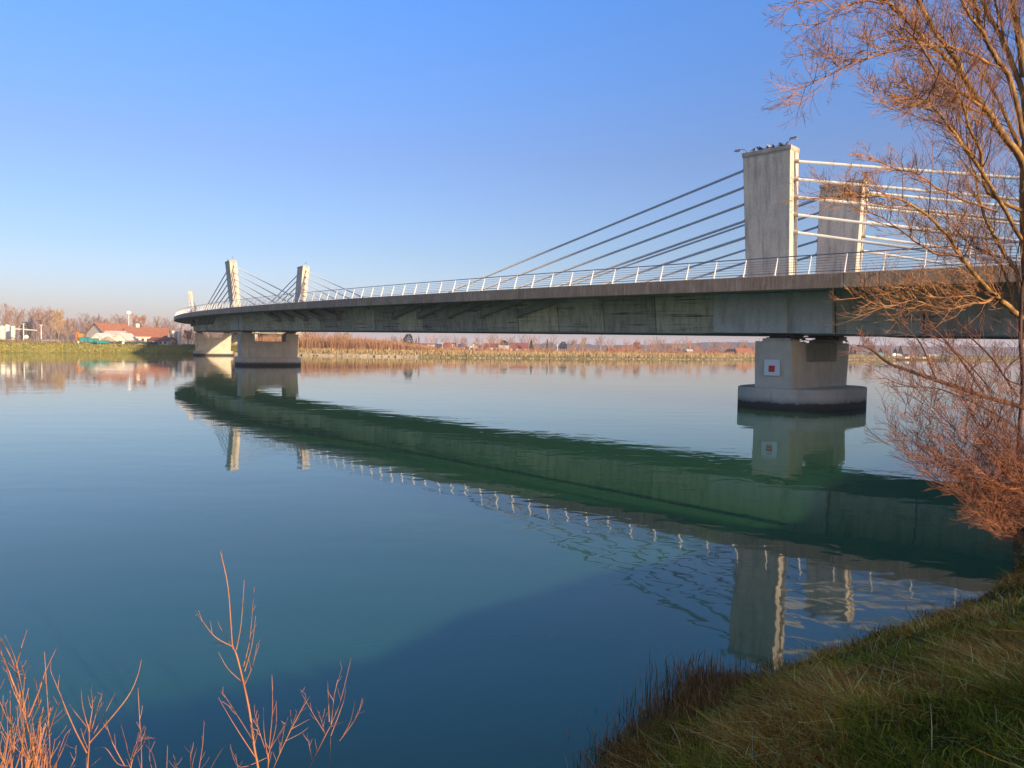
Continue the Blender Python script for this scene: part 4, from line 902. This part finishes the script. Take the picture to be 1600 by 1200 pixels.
# saplings at lower left, grown on the bank just below the frame
def Z(l): return [(x/2.6667,850+y/2.6667) for x,y in l]
sap=[('tall slender orange sapling with upright side shoots in the lower left, left of centre',5.0,[
  ([(1090,1100),(1075,933),(1060,850),(1040,700),(1015,580),(985,460),(970,430),(965,380),(950,180),(918,30)],.0115),([(985,440),(1005,330),(1018,150)],.0045),([(1015,510),(1040,400),(1058,200)],.0045),([(1020,530),(1050,420),(1065,300)],.004),([(1020,585),(1055,500),(1070,420)],.004),
  ([(1015,580),(950,520),(910,450)],.004),([(975,430),(900,390),(850,330),(815,280)],.0045),([(965,420),(930,370),(905,320)],.0035),([(955,415),(890,410)],.003),([(1065,890),(980,760),(910,640)],.0045),([(1055,820),(980,700),(925,615)],.004),([(1060,800),(1030,690),(1012,660)],.003),([(1062,830),(1075,760),(1060,700)],.003)]),
 ('low twiggy sapling right beside the tall slender one, lower left',5.2,[([(1120,1080),(1118,900),(1135,700),(1133,545)],.007),([(1118,880),(1150,760),(1150,650)],.004),([(1118,890),(1080,780),(1062,705)],.004),([(1118,900),(1100,780),(1098,680)],.0035),([(1122,860),(1170,780),(1200,730)],.0035),([(1112,890),(1000,930),(960,850)],.003)]),
 ('bent forked sapling leaning right, between the tall slender one and the rightmost one',5.3,[([(1080,1080),(1140,933),(1190,820),(1240,720),(1290,635)],.0065),([(1190,820),(1250,790),(1285,765)],.0035),([(1200,800),(1240,690)],.003),([(1215,770),(1290,730)],.003),([(1165,875),(1190,740)],.0035),([(1240,720),(1275,640),(1250,605)],.0028)]),
 ('rightmost sapling of the lower left group with a fan of thin shoots',5.6,[([(1230,1080),(1290,933),(1355,800),(1380,750),(1420,650),(1463,475)],.006),([(1360,1080),(1375,900),(1378,800)],.006),([(1380,750),(1395,620),(1425,515)],.004),([(1372,740),(1365,570)],.004),([(1355,790),(1300,700),(1250,610)],.004),([(1378,800),(1430,660),(1440,590)],.004),([(1415,820),(1480,730),(1518,645)],.004),([(1420,815),(1460,740),(1480,650)],.003),([(1355,800),(1330,700)],.003),([(1380,760),(1445,735)],.003),([(1300,900),(1280,800)],.003),([(1320,860),(1312,810)],.003)]),
 ('wide spreading V shaped sapling in the lower left, second from the dense clump',4.8,[([(362,1100),(365,933),(372,830),(370,750)],.009),([(372,830),(450,740),(530,640),(570,560),(590,480)],.006),([(362,870),(320,790),(280,700),(240,600),(210,530)],.0055),([(372,780),(345,680),(338,600)],.0045),([(380,780),(405,690),(425,615)],.0045),([(390,790),(440,700),(485,610)],.004),([(372,760),(385,680),(378,590)],.004),([(368,770),(320,710),(290,670)],.0035),([(365,850),(340,790)],.003),([(385,920),(420,890)],.003)]),
 ('short bushy sapling right of the wide V shaped one, lower left',4.7,[([(540,1080),(545,933),(562,870),(582,790),(575,600)],.006),([(540,925),(490,915),(440,850),(395,855)],.004),([(520,925),(470,830),(440,740)],.0045),([(545,910),(525,830),(500,740)],.004),([(590,1050),(590,900),(585,740)],.005),([(560,880),(600,830),(605,780)],.0035),([(640,1060),(625,900),(620,800)],.004),([(655,1060),(640,890),(605,835)],.003),([(545,900),(570,830),(620,800)],.003)]),
 ('single thin upright shoot at the bottom, left of the tall slender sapling',5.0,[([(815,1060),(830,933),(845,830),(850,735)],.005),([(800,1060),(800,933),(820,850)],.0035),([(795,933),(793,865)],.003),([(850,1040),(880,933),(935,840)],.004),([(760,1040),(740,940),(728,890)],.003),([(690,1050),(695,930),(698,840)],.004),([(960,1060),(990,930),(960,850)],.003)]),
 ('dense tangle of orange shoots in the bottom left corner',4.3,[([(190,1120),(160,933),(125,800),(100,700),(80,600),(65,520)],.0095),([(65,520),(90,430),(112,360)],.005),([(65,520),(30,440),(0,400),(-20,360)],.0045),([(80,640),(40,540),(10,460),(-5,400)],.006),([(220,1120),(210,933),(205,780),(198,650),(185,450)],.006),([(120,720),(160,620),(190,530),(237,430)],.006),([(100,700),(60,620),(0,440)],.005),([(110,720),(70,500),(20,380)],.004),
   ([(170,900),(165,700),(148,560)],.0045),([(120,900),(100,780),(98,650),(105,540),(135,495)],.004),([(105,560),(90,510)],.003),([(50,1050),(45,850),(42,610)],.006),([(40,950),(60,820),(15,660)],.005),([(90,1000),(150,760),(220,640)],.005),([(200,800),(245,660)],.004),([(20,1050),(0,850),(-10,740)],.006),([(60,950),(100,820),(125,630)],.005),([(230,1040),(260,830),(295,770)],.005),([(250,1000),(310,900),(315,850)],.004),([(225,930),(260,860),(290,780)],.004),([(130,1000),(140,850),(170,720)],.004)])]
for lab,dep,stems in sap:
    p0=atd(*Z([stems[0][0][0]])[0],dep); bz=float(bankz(np.array([p0.x]),np.array([p0.y]))[0]); base=Vector((p0.x,p0.y,bz))
    t=thing('orange_sapling',lab,'sapling',base,'saplings in the lower left corner'); ROOT[t.name]=base; tw=MB()
    for i,(pts,r) in enumerate(stems):
        P=path(Z(pts),[dep+random.uniform(-.02,.02)+(random.uniform(-.28,.28)*j/(len(pts)-1) if i else 0) for j in range(len(pts))])
        if pts[0][1]>1000: P=[Vector((P[0].x,P[0].y,min(P[0].z-.05,bz-.05)))]+P
        P=smooth(P,4); MB().tube(P,[r*.85*(1-.72*j/(len(P)-1)) for j in range(len(P))],6).build('stem' if i==0 else 'shoot',M['shoot'],t,smooth=True)
        if i%2==0: twigs_on(tw,P,4,.11,.002,0,(1,),.7,.25,.3,None,.001)
    if 'tangle' in lab:
        for k in range(42):
            px=random.uniform(-40,75); q=atd(px,1215,dep+random.uniform(-.4,.5)); limb([tw],q,(random.uniform(-.3,.35),random.uniform(-.2,.2),1),random.uniform(.12,.42)*(1.2-px/130),.004,1,(3,),.6,.2,4,3,.1,.3,.0015)
    if 'V shaped' in lab:
        pass
    if tw.v: tw.build('twigs',M['shoot'],t)['kind']='stuff'
# ------------------------------------------------------------------ haze
hm=bpy.data.materials.new('haze'); hm.use_nodes=True; t=hm.node_tree; t.nodes.clear(); vo=N(t,'ShaderNodeVolumePrincipled'); out=N(t,'ShaderNodeOutputMaterial'); t.links.new(vo.outputs[0],out.inputs['Volume'])
vo.inputs['Color'].default_value=(.90,.88,.97,1); vo.inputs['Density'].default_value=.00024; vo.inputs['Anisotropy'].default_value=.0
b=MB(); b.box((0,2300,28),(8600,8200,74)); h=b.build('haze',hm); h['kind']='stuff'
